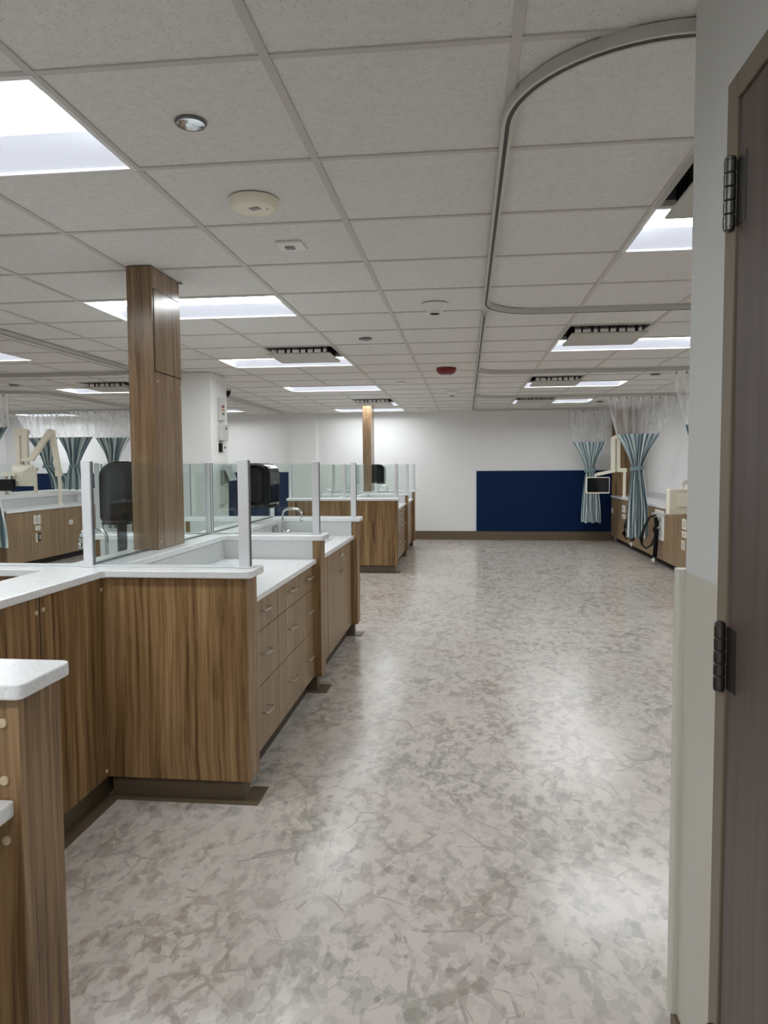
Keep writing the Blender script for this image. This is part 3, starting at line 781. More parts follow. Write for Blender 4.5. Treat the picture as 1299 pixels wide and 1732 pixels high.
# dark tube added below the left dispenser, standing in for a reflection
t = thing('reflection_tube', (-1.80, 3.62, H_WORK), 'added black curved tube in place of a dark reflection under the left towel dispenser', 'reflection tube')
MB().tube([(-1.775, 3.62, 1.105), (-1.775, 3.62, .985), (-1.785, 3.62, .940), (-1.815, 3.62, .912), (-1.85, 3.62, .905), (-1.885, 3.62, .92)], .027, 12, .014).build('spout', 'smoke', t, smooth=True)
MB().lathe((-1.875, 3.62, H_WORK), [(.024, 0), (.024, .055), (.014, .065), (.012, .08)], 16).build('tube_foot', 'smoke', t, smooth=True)
# outlet on spine backsplash of sink bay
t = thing('outlet_plate', (SR + .02, 5.58, .85), 'steel outlet cover on the spine backsplash behind the sink faucet', 'outlet cover')
B(SR + .016, SR + .020, 5.50, 5.66, .845, .94).build('cover', 'grey', t)
B(SR + .020, SR + .022, 5.54, 5.62, .862, .923).build('sockets', 'lightgrey', t)

# ------------------------------------------------------------------ columns
t = thing('column', (-1.62, 3.742, H_LEDGE), 'near wood clad column rising from the ledge to the ceiling', 'column')
B(-1.688, -1.557, 3.564, 3.919, H_LEDGE + .001, CZ).build('shaft', 'wood_col', t, bevel=.0015)
B(-1.558, -1.554, 3.582, 3.919, 1.887, 2.292).build('access_panel', 'wood_col', t, bevel=.001)
B(-1.5575, -1.5555, 3.577, 3.921, 1.882, 2.297).build('panel_gap', 'gap', t)
for p in ((-1.557, 3.60, 2.345), (-1.557, 3.60, 1.835), (-1.557, 3.60, 1.02), (-1.557, 3.90, 1.83)):
    MB().lathe(p, [(.006, 0), (.006, .002), (.003, .003)], 12, 'x').build('screw_cap', 'plug', t)
MB().box(-1.553, -1.535, 3.905, 3.922, 2.395, 2.401).build('ceiling_clip', 'steel', t)
t = thing('column', (-1.62, 12.23, H_LEDGE), 'far wood clad column rising from the far island', 'column')
B(-1.695, -1.552, 12.03, 12.43, H_LEDGE + .001, CZ).build('shaft', 'wood_col', t, bevel=.0015)
for p in ((-1.552, 12.06, 1.9), (-1.552, 12.40, 1.6)): MB().lathe(p, [(.006, 0), (.006, .002), (.003, .003)], 12, 'x').build('screw_cap', 'plug', t)
t = thing('column', (-2.97, 7.84, 0), 'white square column carrying control boxes, behind the near wood column', 'column')
B(-3.25, -2.69, 7.58, 8.11, 0, CZ).build('shaft', 'wall', t, bevel=.004)
cb = MB()
for a in ((-3.262, -2.678, 7.568, 7.58), (-3.262, -2.678, 8.11, 8.122), (-3.262, -3.25, 7.58, 8.11), (-2.69, -2.678, 7.58, 8.11)): cb.box(*a, 0, .15)
cb.build('base', 'base', t)
XC = -2.69
t = thing('control_panel', (XC, 7.87, 1.90), 'grey wall controller with coloured indicator lights, topmost on the white column', 'control panel')
B(XC, XC + .04, 7.79, 7.93, 1.905, 2.16).build('case', 'lightgrey', t, bevel=.008)
B(XC + .04, XC + .042, 7.82, 7.90, 2.045, 2.075).build('red_indicator', 'red', t)
B(XC + .04, XC + .042, 7.82, 7.90, 2.005, 2.035).build('amber_indicator', 'amber', t)
B(XC + .04, XC + .042, 7.82, 7.90, 1.97, 1.995).build('green_indicator', 'green', t)
t = thing('thermostat', (XC, 7.92, 1.67), 'cream box with a small dial hole, middle of the white column', 'control box')
B(XC, XC + .05, 7.79, 8.0, 1.69, 1.87).build('case', 'lightgrey', t, bevel=.008)
MB().lathe((XC + .05, 7.92, 1.825), [(.014, 0), (.014, .003), (.01, .004)], 14, 'x').build('dial', 'black_matte', t)
B(XC, XC + .02, 7.84, 7.90, 1.655, 1.69).build('bracket', 'lightgrey', t)
t = thing('wall_switch', (XC, 7.92, 1.58), 'white switch plate with black side cap, lowest box on the white column', 'switch')
B(XC, XC + .02, 7.86, 7.99, 1.572, 1.655).build('plate', 'white', t, bevel=.003)
B(XC, XC + .03, 7.80, 7.858, 1.565, 1.66).build('side_cap', 'black_matte', t, bevel=.004)
MB().lathe((XC + .02, 7.95, 1.615), [(.012, 0), (.012, .006), (.008, .008)], 14, 'x').build('button', 'black_matte', t)
t = thing('tablet_terminal', (XC, 7.95, 1.21), 'tilted grey tablet terminal on a bracket at the white column', 'tablet')
B(XC, XC + .045, 7.84, 8.00, 1.22, 1.36).build('wall_box', 'grey', t, bevel=.006)
MB().obox((XC + .085, 7.93, 1.335), (0, .10, 0), (.036, 0, -.085), (.011, 0, .005)).build('tilted_body', 'lightgrey', t, bevel=.004)
MB().obox((XC + .0965, 7.93, 1.340), (0, .085, 0), (.030, 0, -.071), (.0012, 0, .0005)).build('screen', 'screen_teal', t)
MB().obox((XC + .0735, 7.928, 1.33), (0, .088, 0), (.029, 0, -.069), (.0012, 0, .0005)).build('back_cover', 'grey', t)
B(XC, XC + .045, 7.83, 7.98, .99, 1.195).build('cable_cover', 'lightgrey', t)

# ------------------------------------------------------------------ ceiling devices
def ceil_lathe(name, x, y, prof, mat, label, cat, extra=None):
    t = thing(name, (x, y, CZ), label, cat)
    MB().lathe((x, y, CZ), prof, 32).build('body', mat, t, smooth=True)
    if extra: extra(t, x, y)
    return t
def spk(t, x, y):
    MB().lathe((x, y, CZ), [(.040, -.004), (.042, -.006), (.044, -.004), (.046, 0)], 32).build('rim', 'alu_dark', t, smooth=True)
ceil_lathe('sprinkler_cover', -.798, 2.131, [(.040, 0), (.040, -.005), (.034, -.0065), (.01, -.007)], 'chrome', 'round chrome sprinkler cover plate in a near ceiling tile', 'sprinkler', spk)
def det(t, x, y):
    MB().obox((x + .01, y - .02, CZ - .0375), (.018, -.006, 0), (.004, .012, 0), (0, 0, .002)).build('test_window', 'grey', t)
    MB().lathe((x + .055, y - .01, CZ - .036), [(.004, 0), (.004, -.003)], 10).build('led', 'lightgrey', t)
ceil_lathe('smoke_detector', -.795, 2.76, [(.092, 0), (.091, -.016), (.084, -.031), (.076, -.036), (.03, -.037)], 'cream', 'large cream round smoke detector on the ceiling', 'smoke detector', det)
t = thing('ceiling_plate', (-.79, 3.335, CZ), 'square white cover plate with a small centre jack on the ceiling', 'cover plate')
B(-.848, -.728, 3.270, 3.395, CZ - .008, CZ + .004).build('plate', 'white', t, bevel=.003)
B(-.815, -.775, 3.315, 3.355, CZ - .014, CZ - .008).build('jack', 'grey', t)
def smk(t, x, y): MB().lathe((x, y, CZ - .062), [(.035, .006), (.03, 0), (.01, -.003)], 24).build('sensor_ring', 'black_matte', t)
ceil_lathe('smoke_detector', -.195, 4.64, [(.082, 0), (.082, -.006), (.06, -.03), (.048, -.05), (.045, -.06)], 'white', 'white tapered smoke detector left of the curtain track', 'smoke detector', smk)
ceil_lathe('sprinkler_cover', -.79, 5.81, [(.052, 0), (.052, -.006), (.04, -.010), (.01, -.011)], 'alu_dark', 'dark round sprinkler cover beyond the white smoke detector', 'sprinkler')
def red(t, x, y): MB().lathe((x, y, CZ - .066), [(.03, .004), (.025, 0), (.008, -.004)], 20).build('lens', 'lightgrey', t)
ceil_lathe('fire_strobe', -.205, 7.69, [(.104, 0), (.104, -.02), (.085, -.05), (.06, -.062), (.02, -.065)], 'red', 'dark red fire alarm strobe on the ceiling', 'fire alarm', red)
ceil_lathe('sprinkler_cover', -.783, 8.895, [(.055, 0), (.055, -.010), (.04, -.014), (.01, -.015)], 'white', 'white round sprinkler cover beyond the red strobe', 'sprinkler')
ceil_lathe('smoke_detector', -.19, 10.1, [(.08, 0), (.08, -.006), (.06, -.035), (.048, -.052), (.02, -.06)], 'white', 'farther white smoke detector beyond the red strobe', 'smoke detector', smk)
ceil_lathe('sprinkler_cover', -.775, 12.85, [(.055, 0), (.055, -.010), (.04, -.014), (.01, -.015)], 'lightgrey', 'farthest sprinkler cover close to the far wall', 'sprinkler')
t = thing('security_camera', (-3.10, 9.35, CZ), 'small black dome camera on the ceiling right of the white column', 'camera')
MB().lathe((-3.10, 9.35, CZ), [(.055, 0), (.055, -.02), (.045, -.06), (.03, -.085), (.01, -.095)], 24).build('dome', 'black', t, smooth=True)
MB().lathe((-3.10, 9.35, CZ), [(.062, 0), (.062, -.012), (.056, -.014)], 24).build('mount', 'lightgrey', t)
ceil_lathe('sprinkler_cover', 2.1, 8.55, [(.055, 0), (.055, -.010), (.04, -.014), (.01, -.015)], 'alu_dark', 'round sprinkler cover above the right bays near the third curtain', 'sprinkler')
ceil_lathe('sprinkler_cover', 2.12, 12.1, [(.055, 0), (.055, -.010), (.04, -.014), (.01, -.015)], 'alu_dark', 'round sprinkler cover above the right bays near the far curtain', 'sprinkler')
ceil_lathe('sprinkler_cover', -5.4, 8.35, [(.055, 0), (.055, -.010), (.04, -.014), (.01, -.015)], 'alu_dark', 'round sprinkler cover above the left bays beside a diffuser', 'sprinkler')

# ------------------------------------------------------------------ curtain tracks
def track(pts, label):
    zc = CZ - .018
    t = thing('curtain_track', (pts[len(pts) // 2][0], pts[len(pts) // 2][1], CZ - .035), label, 'curtain track', 'ceiling curtain tracks')
    P = [(p[0], p[1], zc) for p in pts]
    MB().sweep(P, [(-.016, -.012), (-.016, .018), (.016, .018), (.016, -.012)]).build('rail', 'track', t)
    MB().sweep([(p[0], p[1], zc - .0125) for p in pts], [(-.006, -.0008), (-.006, .001), (.006, .001), (.006, -.0008)]).build('slot', 'trackslot', t)
def dens(a, b, n): return [(a[0] + (b[0] - a[0]) * k / n, a[1] + (b[1] - a[1]) * k / n) for k in range(n + 1)]
TX = .118; rr = .40
track([(3.1, 1.80)] + [p[:2] for p in arc(TX + rr, 1.80 + rr, rr, 270, 180, 14, 0)] + [p[:2] for p in arc(TX + .34, 4.88 - .34, .34, 180, 90, 12, 0)] + [(3.1, 4.88)],
      'nearest curtain track curving around the first right bay')
track([(TX, 4.89)] + [p[:2] for p in arc(TX + .34, 8.02 - .34, .34, 180, 90, 12, 0)] + [(3.1, 8.02)], 'second curtain track along the right bays')
track([(TX, 8.03)] + [p[:2] for p in arc(TX + .34, 10.88 - .34, .34, 180, 90, 12, 0)] + [(3.1, 10.88)], 'third curtain track along the right bays')
track([(TX, 10.89)] + [p[:2] for p in arc(TX + .3, 13.35 - .3, .3, 180, 90, 12, 0)] + [(3.1, 13.35)], 'farthest curtain track along the right bays, near the far wall')
TLX = -3.34
track([(-6.9, 4.75)] + [p[:2] for p in arc(TLX - .34, 4.75 + .34, .34, 270, 360, 12, 0)] + [p[:2] for p in arc(TLX - .34, 7.42 - .34, .34, 0, 90, 12, 0)] + [(-6.9, 7.42)],
      'curtain track curving over the left bay beside the near wood column')
track([(-6.9, 9.0)] + [p[:2] for p in arc(-5.50 - .34, 9.34, .34, 270, 360, 10, 0)] + [p[:2] for p in arc(-5.50 - .34, 12.0 - .34, .34, 0, 90, 10, 0)] + [(-7.9, 12.0)],
      'curtain track over the far left bay above the bunched curtains')
track([(-7.1, 12.5), (-8.9, 12.5)], 'short straight curtain track above the curtain at the far left')
track([(TLX, 9.2), (TLX, 11.0), (TLX, 13.3)], 'straight curtain track running to the far wall right of the white column')

# ------------------------------------------------------------------ curtains
def curtain(y, x0, x1, b0, b1, zb, tc, tw, zt, c0, c1, z1, label, ztop=2.355, pleats=6, seed=0, tie=True):
    """x0..x1 top edge, b0..b1 where the print starts, tied at (tc,zt), tail c0..c1 at z1"""
    t = thing('curtain', ((x0 + x1) / 2, y, z1), label, 'privacy curtain', 'tied back privacy curtains')
    rnd = random.Random(seed)
    ph = [rnd.uniform(-.5, .5) for _ in range(pleats + 2)]
    NU = pleats * 14
    def edge(z):
        if z >= zb: k = (z - zb) / (ztop - zb); return b0 + (x0 - b0) * k, b1 + (x1 - b1) * k
        if z >= zt:
            k = (z - zt) / (zb - zt); k2 = k ** 1.35
            return tc - tw / 2 + (b0 - tc + tw / 2) * k2, tc + tw / 2 + (b1 - tc - tw / 2) * k2
        k = (zt - z) / (zt - z1); k2 = math.sin(k * math.pi / 2) ** .85
        return tc - tw / 2 + (c0 - tc + tw / 2) * k2, tc + tw / 2 + (c1 - tc - tw / 2) * k2
    def sheet(za, zb_, nv, name, mat, amp):
        me = bpy.data.meshes.new(name); vs = []; fs = []; uvs = []
        org = world_loc[t.as_pointer()]
        for j in range(nv + 1):
            z = za + (zb_ - za) * j / nv
            l, r = edge(z); wd = r - l
            for i in range(NU + 1):
                u = i / NU
                uu = u + .010 * math.sin(9 * z + ph[int(u * pleats)] * 3) * math.sin(math.pi * u)
                cr = min(1.0, tw / max(wd, .01) * 1.6)
                a = amp * (0.55 + .45 * cr) * math.sin(2 * math.pi * pleats * u + ph[int(u * pleats)] * .8 + .8 * math.sin(2.2 * z + seed))
                rnd_c = (.035 * (1 - (2 * u - 1) ** 2)) * cr
                zz = z
                if z < zt and j == nv: zz += .012 * math.sin(2 * math.pi * pleats * u * .5)
                vs.append((l + wd * uu - org.x, y + a - rnd_c - org.y, zz - org.z)); uvs.append((u * 1.25 + seed, (z - z1) * .45))
        for j in range(nv):
            for i in range(NU):
                q = j * (NU + 1) + i; fs.append((q, q + 1, q + NU + 2, q + NU + 1))
        me.from_pydata(vs, [], fs); me.materials.append(M[mat])
        ul = me.uv_layers.new(name='UVMap')
        for lp in me.loops: ul.data[lp.index].uv = uvs[lp.vertex_index]
        for p in me.polygons: p.use_smooth = True
        o = bpy.data.objects.new(name, me); COL.objects.link(o); o.parent = t; world_loc[o.as_pointer()] = org
        return o
    sheet(ztop, zb, 16, 'sheer_mesh', 'sheer', .020)
    sheet(zb, z1, 56, 'drape', 'drape', .034)
    if tie:
        n = 24
        ring = [(tc + (tw / 2 + .018) * math.cos(2 * math.pi * k / n), y - .012 + .058 * math.sin(2 * math.pi * k / n), zt + .012 * math.cos(2 * math.pi * k / n)) for k in range(n + 1)]
        MB().sweep(ring, [(-.004, -.028), (-.004, .028), (.004, .028), (.004, -.028)]).build('tieback', 'tie', t, smooth=True)
    for k in range(9):
        x = x0 + (x1 - x0) * (k + .5) / 9
        h = MB().tube([(x, y, CZ - .034), (x, y, ztop - .008)], .004, 6); h.lathe((x, y, ztop - .01), [(.008, -.006), (.010, 0), (.008, .006)], 10, 'y')
        h.build('hook', 'steel', t)
    return t
curtain(13.35, 1.75, 2.52, 1.865, 2.475, 1.80, 2.18, .15, 1.30, 2.035, 2.385, .37, 'far curtain tied back in front of the navy panel and behind the monitor', seed=1)
curtain(10.88, 2.00, 3.02, 2.135, 2.745, 1.835, 2.432, .15, 1.34, 2.30, 2.61, .34, 'largest curtain, tied back in front of the right counter', seed=2, pleats=7)
curtain(8.02, 2.13, 3.05, 2.28, 2.78, 1.81, 2.45, .15, 1.34, 2.33, 2.62, .36, 'curtain mostly hidden by the entry wall, only its sheer corner showing', seed=3)
curtain(12.0, -6.35, -5.55, -6.32, -5.70, 1.915, -6.00, .16, 1.41, -6.13, -5.80, .36, 'left curtain partly behind the black dispenser and the near wood column', seed=4)
curtain(12.0, -7.16, -6.40, -6.99, -6.345, 1.93, -6.70, .16, 1.43, -6.93, -6.50, 1.03, 'left curtain with a short bunched tail resting on the ledge', seed=5)
curtain(12.5, -8.05, -7.25, -7.86, -7.28, 1.95, -7.48, .16, 1.44, -7.45, -7.05, 1.03, 'left curtain directly behind the cream monitor arm', seed=6)
curtain(9.0, -6.75, -5.93, -6.60, -5.91, 1.94, -6.27, .16, 1.42, -6.43, -6.00, .36, 'curtain cut off by the left edge of the view', seed=8)

# ------------------------------------------------------------------ right counter
CXR = 2.65
t = thing('wall_counter', (2.9, 10, .80), 'long white counter top along the right wall', 'worktop')
B(CXR - .015, XR, 5.0, YF - .055, .797, .832).build('slab', 'quartz', t, bevel=.004)
B(XR - .02, XR, 5.0, YF - .055, .832, .93).build('backsplash', 'backsplash', t)
seg = [5.0, 6.6, 8.2, 9.55, 10.95, 12.4, YF - .05]
labs = ['right counter cabinet hidden behind the entry wall, closest one', 'right counter cabinet hidden behind the entry wall, second one', 'right counter cabinet below the cream monitor', 'right counter cabinet carrying the white valve panel', 'right counter cabinet behind the largest curtain', 'right counter cabinet in the far corner by the navy panel']
for a, b, lb in zip(seg, seg[1:], labs):
    t = thing('wall_cabinet', (2.9, (a + b) / 2, .1), lb, 'cabinet', 'cabinets of the right counter')
    B(CXR + .02, XR, a + .001, b - .001, .095, .797).build('body', 'wood_side', t)
    B(CXR, CXR + .019, a + .002, b - .002, .095, .795).build('front_panel', 'wood_side', t, bevel=.0015)
    B(CXR + .10, XR, a, b, 0, .095).build('toe_kick', 'gap', t)
def plate_x(x, out, y0, y1, z0, z1, label, mat='white', grp=None):
    t = thing('outlet_plate', (x, (y0 + y1) / 2, z0), label, 'outlet plate', grp)
    xx = (x, x + out * .008)
    B(min(xx), max(xx), y0, y1, z0, z1).build('cover', mat, t, bevel=.002)
    xx = (x + out * .008, x + out * .011); m = (y1 - y0) * .28; q = (z1 - z0) * .2
    B(min(xx), max(xx), y0 + m, y1 - m, z0 + q, z1 - q).build('insert', 'lightgrey', t)
plate_x(CXR, -1, 12.63, 12.86, .59, .71, 'taller white outlet plate right of the far curtain, on the corner cabinet', grp='right counter plates')
plate_x(CXR, -1, 12.63, 12.86, .48, .555, 'small white outlet plate just under the taller one on the corner cabinet', grp='right counter plates')
plate_x(CXR, -1, 13.66, 13.80, .52, .60, 'tiny white plate closest to the far corner on the right cabinets', grp='right counter plates')
plate_x(CXR, -1, 9.18, 9.36, .60, .73, 'upper cream plate under the cream monitor at the entry wall edge', 'cream', 'right counter plates')
plate_x(CXR, -1, 9.18, 9.36, .50, .575, 'middle cream plate under the cream monitor', 'cream', 'right counter plates')
plate_x(CXR, -1, 9.22, 9.38, .345, .46, 'lower beige plate under the cream monitor', 'cream_dark', 'right counter plates')
t = thing('valve_panel', (CXR, 10.42, .36), 'white framed valve panel on the front of the right counter', 'valve panel')
B(CXR - .014, CXR, 10.18, 10.66, .36, .77).build('frame', 'white', t, bevel=.006)
B(CXR - .016, CXR - .013, 10.24, 10.60, .41, .73).build('recess', 'lightgrey', t)
for i, (yy, zz) in enumerate(((10.34, .65), (10.50, .65))): MB().lathe((CXR - .016, yy, zz), [(.03, 0), (.03, -.02), (.02, -.03)], 16, 'x').build('valve_knob', 'grey', t)
for yy in (10.33, 10.47): MB().lathe((CXR - .016, yy, .53), [(.02, 0), (.02, -.03), (.012, -.04)], 14, 'x').build('hose_port', 'grey', t)
B(CXR - .06, CXR - .014, 10.47, 10.58, .45, .52).build('black_coupling', 'black_matte', t, bevel=.01)
def strap(pts, label, endp, knob):
    t = thing('strap', pts[0], label, 'hanging hose', 'black hoses on the right counter')
    MB().tube(pts, .030, 8, .011).build('webbing', 'black_matte', t, smooth=True)
    for e in endp:
        MB().lathe(e, [(.012, -.03), (.018, -.01), (.018, .01), (.008, .03)], 12).tube([(e[0] - .035, e[1], e[2]), (e[0] + .02, e[1], e[2] + .01)], .008, 8).build('connector', 'white', t, smooth=True)
    MB().lathe(knob, [(.02, 0), (.02, -.03), (.012, -.04)], 14, 'x').build('hook', 'lightgrey', t)
strap([(2.62, 10.55, .69), (2.53, 10.52, .66), (2.46, 10.50, .52), (2.415, 10.48, .38), (2.425, 10.46, .28), (2.48, 10.45, .235), (2.55, 10.45, .28), (2.605, 10.47, .40), (2.625, 10.50, .55), (2.625, 10.53, .66)], 'looped black hose hanging beside the valve panel', [], (2.65, 10.72, .70))
strap([(2.60, 10.40, .67), (2.595, 10.38, .52), (2.585, 10.36, .36), (2.575, 10.35, .22), (2.57, 10.35, .13)], 'straight black hose with a white connector hanging below the valve panel', [(2.555, 10.35, .09)], (2.65, 10.14, .72))
strap([(2.60, 12.0, .60), (2.54, 11.95, .53), (2.495, 11.9, .42), (2.475, 11.88, .31), (2.50, 11.86, .22), (2.55, 11.85, .24)], 'black hose looping out left of the largest curtain tail', [], (2.65, 12.05, .66))
strap([(2.60, 11.25, .50), (2.52, 11.2, .42), (2.45, 11.15, .36), (2.425, 11.1, .27)], 'short black hose with white connector under the largest curtain', [(2.42, 11.09, .225)], (2.65, 11.3, .56))

# ------------------------------------------------------------------ monitors on arms
def rbox(x0, x1, z0, z1, y0, y1, r=.02): return MB().prism_xz(rounded([(x0, z0), (x1, z0), (x1, z1), (x0, z1)], r, 4), y0, y1)
def limb(a, b, w, d): # arm link with rounded ends in an xz plane
    a, b = Vector(a), Vector(b); u = (b - a).normalized(); s = Vector((0, 1, 0)).cross(u).normalized()
    m = MB(); m.obox((a + b) / 2, (b - a) / 2, Vector((0, d, 0)), s * w)
    for p in (a, b): m.lathe(p, [(w * 1.08, -d * 1.05), (w * 1.08, d * 1.05)], 20, 'y')
    return m
# right corner arm with dark screen
t = thing('monitor_stand', (2.70, 12.9, .832), 'cream folding monitor arm standing on the right counter in the far corner', 'monitor stand')
Y = 12.9
MB().box(2.66, 2.80, Y - .07, Y + .07, .832, .846).build('base_plate', 'white', t, bevel=.004)
for dx in (.0, .06): MB().lathe((2.76 + dx * .4, Y - .04 + dx, .846), [(.012, 0), (.012, .04), (.006, .05)], 12).build('clamp_knob', 'white', t)
MB().lathe((2.685, Y, .846), [(.030, 0), (.027, .02), (.026, .43)], 18).build('post', 'cream', t, smooth=True)
MB().box(2.60, 2.72, Y - .035, Y + .035, 1.265, 1.335).build('elbow_block', 'cream', t, bevel=.015, seg=3)
limb((2.575, Y + .01, 1.30), (2.570, Y + .01, 1.83), .032, .030).build('lower_link', 'cream', t, smooth=True)
limb((2.485, Y - .03, 1.30), (2.480, Y - .03, 1.83), .034, .030).build('upper_link', 'cream', t, smooth=True)
MB().prism_xz(rounded([(2.465, 1.78), (2.47, 1.87), (2.53, 1.90), (2.61, 1.88), (2.61, 1.80), (2.54, 1.84)], .01), Y - .05, Y + .04).build('top_joint', 'cream', t, smooth=True)
limb((2.50, Y - .03, 1.29), (2.24, Y - .03, 1.235), .026, .028).build('front_link', 'cream', t, smooth=True)
MB().lathe((2.20, Y - .03, 1.17), [(.018, 0), (.018, .05), (.03, .055), (.03, .07)], 16).build('swivel', 'white', t, smooth=True)
t = thing('monitor', (2.225, 12.82, .90), 'small monitor with a black screen hanging in front of the far curtain', 'monitor')
rbox(2.035, 2.425, .905, 1.185, 12.815, 12.87).build('housing', 'cream', t, bevel=.006)
rbox(2.050, 2.412, .930, 1.172, 12.811, 12.816, .012).build('screen', 'screen', t)
# monitor seen from behind at the entry wall edge
t = thing('monitor', (2.62, 9.2, .79), 'cream monitor seen from behind at the edge of the entry wall', 'monitor')
ax = Vector((.19, .05, 0)); 
hb_ = MB(); hb_.obox((2.60, 9.2, .945), ax, Vector((-.012, .045, 0)), (0, 0, .155))
hb_.build('housing', 'cream', t, bevel=.02, seg=3)
MB().obox((2.585, 9.255, .945), ax * .93, Vector((-.001, .0038, 0)), (0, 0, .14)).build('screen', 'screen', t)
MB().obox((2.614, 9.145, .96), ax * .55, Vector((-.006, .022, 0)), (0, 0, .085)).build('rear_bulge', 'cream', t, bevel=.018, seg=3)
MB().obox((2.612, 9.151, 1.072), ax * .5, Vector((-.001, .005, 0)), (0, 0, .004)).build('vent_slot', 'cream_dark', t)
t = thing('monitor_stand', (2.86, 9.3, .832), 'cream monitor arm behind the entry wall edge holding the back turned monitor', 'monitor stand')
MB().lathe((2.90, 9.3, .832), [(.05, 0), (.05, .015), (.026, .02), (.026, .40)], 18).build('post', 'cream', t, smooth=True)
limb((2.90, 9.3, 1.23), (2.62, 9.25, 1.17), .028, .03).build('link', 'cream', t, smooth=True)
MB().lathe((2.61, 9.24, 1.10), [(.018, 0), (.018, .05), (.03, .055), (.03, .09), (.015, .10)], 16).build('swivel', 'white', t, smooth=True)

# ------------------------------------------------------------------ left counter, ledge, arms
CXL = -6.1
t = thing('wall_counter', (-6.3, 10.4, .80), 'white counter top of the left bays below the cream arms', 'worktop')
B(-6.56, CXL + .015, 9.14, 11.75, .797, .832).build('slab', 'quartz', t, bevel=.004)
B(-6.56, -6.54, 9.14, 11.75, .832, .955).build('backsplash', 'backsplash', t)
t = thing('half_wall', (-7.1, 11.5, 0), 'white ledge topped half wall behind the left counter', 'half wall')
B(-7.70, -6.56, 9.14, YF - .06, 0, .955).build('wall_body', 'wall', t)
B(-7.72, -6.525, 9.12, YF - .055, .956, 1.0).build('ledge_cap', 'white', t, bevel=.006)
seg = [9.14, 9.70, 10.30, 11.0, 11.75]
labs = ['left counter cabinet at the left edge of the view', 'left counter cabinet with the white switch plates', 'left counter cabinet with the single small plate', 'left counter cabinet hidden by the corner post']
for a, b, lb in zip(seg, seg[1:], labs):
    t = thing('wall_cabinet', (-6.3, (a + b) / 2, .1), lb, 'cabinet', 'cabinets of the left counter')
    B(-6.555, CXL - .02, a + .001, b - .001, .095, .797).build('body', 'wood_side', t)
    B(CXL - .019, CXL, a + .002, b - .002, .095, .795).build('front_panel', 'wood_side', t, bevel=.0015)
    B(-6.55, CXL - .10, a, b, 0, .095).build('toe_kick', 'gap', t)
GP = 'left counter plates'
plate_x(CXL, 1, 9.765, 9.835, .605, .73, 'white plate, left of the upper pair on the left counter', grp=GP)
plate_x(CXL, 1, 9.86, 9.93, .605, .73, 'white plate, right of the upper pair on the left counter', grp=GP)
plate_x(CXL, 1, 9.80, 9.92, .515, .58, 'small white plate under the upper pair on the left counter', grp=GP)
plate_x(CXL, 1, 9.79, 9.85, .345, .47, 'tan plate beside the black socket, lowest on the left counter', 'cream_dark', GP)
plate_x(CXL, 1, 9.86, 9.93, .355, .475, 'black socket plate lowest on the left counter', 'black_matte', GP)
plate_x(CXL, 1, 10.70, 10.80, .53, .60, 'single small white plate left of the corner post', grp=GP)
Y = 10.8
t = thing('monitor_stand', (-6.29, Y, .832), 'cream arm raised like a bent elbow on the left counter', 'monitor stand')
MB().lathe((-6.29, Y, .832), [(.045, 0), (.045, .012), (.028, .02), (.026, .46)], 18).build('post', 'cream', t, smooth=True)
MB().box(-6.345, -6.255, Y - .04, Y + .04, 1.27, 1.37).build('elbow_block', 'cream', t, bevel=.015, seg=3)
limb((-6.30, Y, 1.35), (-6.385, Y, 1.96), .035, .032).build('lower_link', 'cream', t, smooth=True)
limb((-6.385, Y - .06, 1.965), (-6.69, Y - .06, 1.56), .040, .032).build('upper_link', 'cream', t, smooth=True)
limb((-6.69, Y - .06, 1.54), (-6.83, Y - .06, 1.535), .028, .030).build('front_link', 'cream', t, smooth=True)
MB().tube([(-6.83, Y - .06, 1.53), (-6.84, Y - .075, 1.49), (-6.80, Y - .09, 1.44)], .016, 10).build('swivel', 'grey', t, smooth=True)
t = thing('monitor', (-6.83, Y - .09, 1.12), 'cream monitor turned away, held by the bent left arm', 'monitor')
rbox(-7.005, -6.665, 1.125, 1.455, Y - .12, Y - .06).build('housing', 'cream', t, bevel=.012, seg=3)
mb = MB()  # pyramid shaped rear shell
c = (-6.835, 1.30); x0, x1, z0, z1 = -6.985, -6.685, 1.150, 1.43
ya, yb = Y - .12, Y - .165
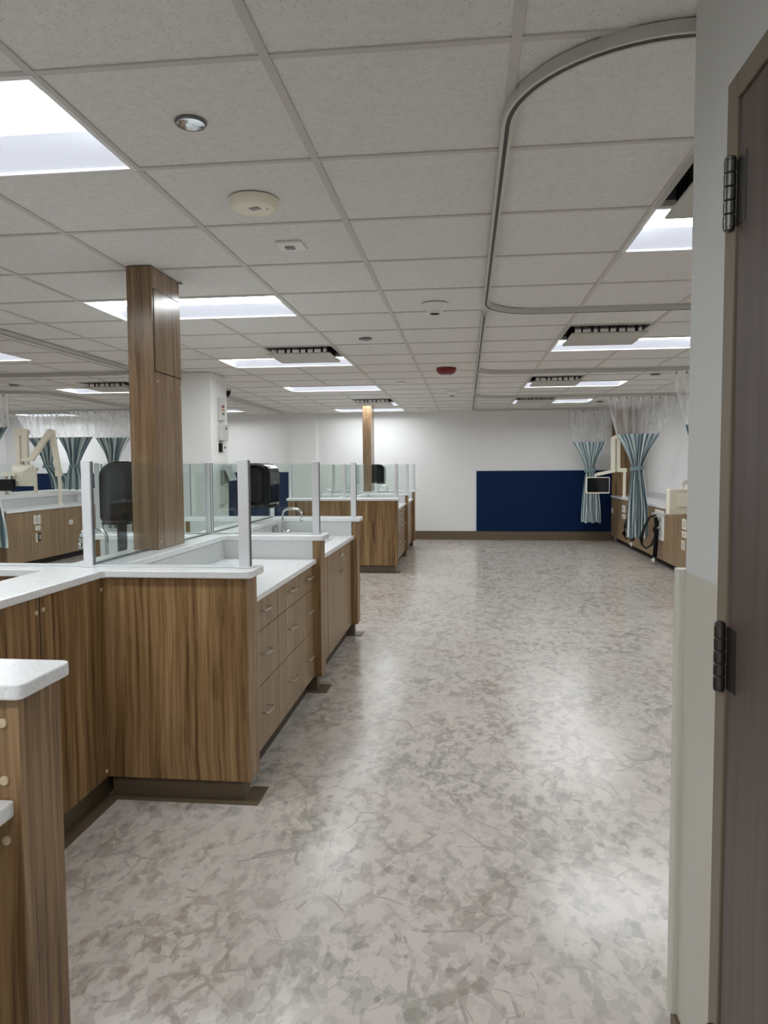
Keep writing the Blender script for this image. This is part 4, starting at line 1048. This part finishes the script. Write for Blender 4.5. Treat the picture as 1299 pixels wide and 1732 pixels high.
mb.add([(x0, ya, z0), (x1, ya, z0), (x1, ya, z1), (x0, ya, z1), (c[0] - .04, yb, c[1] - .02), (c[0] + .04, yb, c[1] - .02), (c[0] + .04, yb, c[1] + .05), (c[0] - .04, yb, c[1] + .05)],
       [(0, 1, 5, 4), (1, 2, 6, 5), (2, 3, 7, 6), (3, 0, 4, 7), (4, 5, 6, 7), (3, 2, 1, 0)])
mb.build('rear_shell', 'cream', t)
B(-6.93, -6.74, Y - .123, Y - .119, 1.147, 1.153).build('vent_slot', 'cream_dark', t)
rbox(-6.99, -6.68, 1.14, 1.44, Y - .06, Y - .055, .01).build('screen', 'screen', t)
Y = 11.7
t = thing('monitor_stand', (-7.25, Y, 1.0), 'cream folded twin column arm standing on the left ledge', 'monitor stand')
MB().lathe((-7.245, Y, 1.0), [(.045, 0), (.045, .012), (.030, .018), (.028, .40)], 18).build('post', 'cream', t, smooth=True)
MB().box(-7.50, -7.20, Y - .035, Y + .035, 1.36, 1.42).build('elbow_block', 'cream', t, bevel=.012, seg=3)
limb((-7.40, Y, 1.40), (-7.40, Y, 1.99), .045, .032).build('lower_link', 'cream', t, smooth=True)
limb((-7.52, Y - .02, 1.40), (-7.52, Y - .02, 1.99), .040, .032).build('upper_link', 'cream', t, smooth=True)
MB().prism_xz(rounded([(-7.60, 1.94), (-7.58, 2.06), (-7.46, 2.09), (-7.34, 2.05), (-7.33, 1.97)], .02), Y - .05, Y + .04).build('top_joint', 'cream', t, smooth=True)
Y = 10.6
t = thing('monitor', (-7.0, Y, 1.06), 'dark screened monitor cut off by the left edge of the view', 'monitor')
rbox(-7.30, -6.92, 1.055, 1.235, Y, Y + .05).build('housing', 'black', t, bevel=.006)
rbox(-7.29, -6.93, 1.065, 1.225, Y - .004, Y + .001, .01).build('screen', 'screen', t)
t = thing('monitor_stand', (-7.0, Y + .05, 1.0), 'short cream arm above the dark monitor at the left edge', 'monitor stand')
MB().lathe((-7.12, Y + .12, 1.0), [(.04, 0), (.04, .01), (.024, .016), (.022, .33)], 16).build('post', 'cream', t, smooth=True)
limb((-7.12, Y + .05, 1.31), (-6.93, Y + .05, 1.315), .026, .028).build('link', 'cream', t, smooth=True)
MB().tube([(-7.10, Y + .05, 1.30), (-7.11, Y + .03, 1.25)], .014, 10).build('swivel', 'white', t, smooth=True)
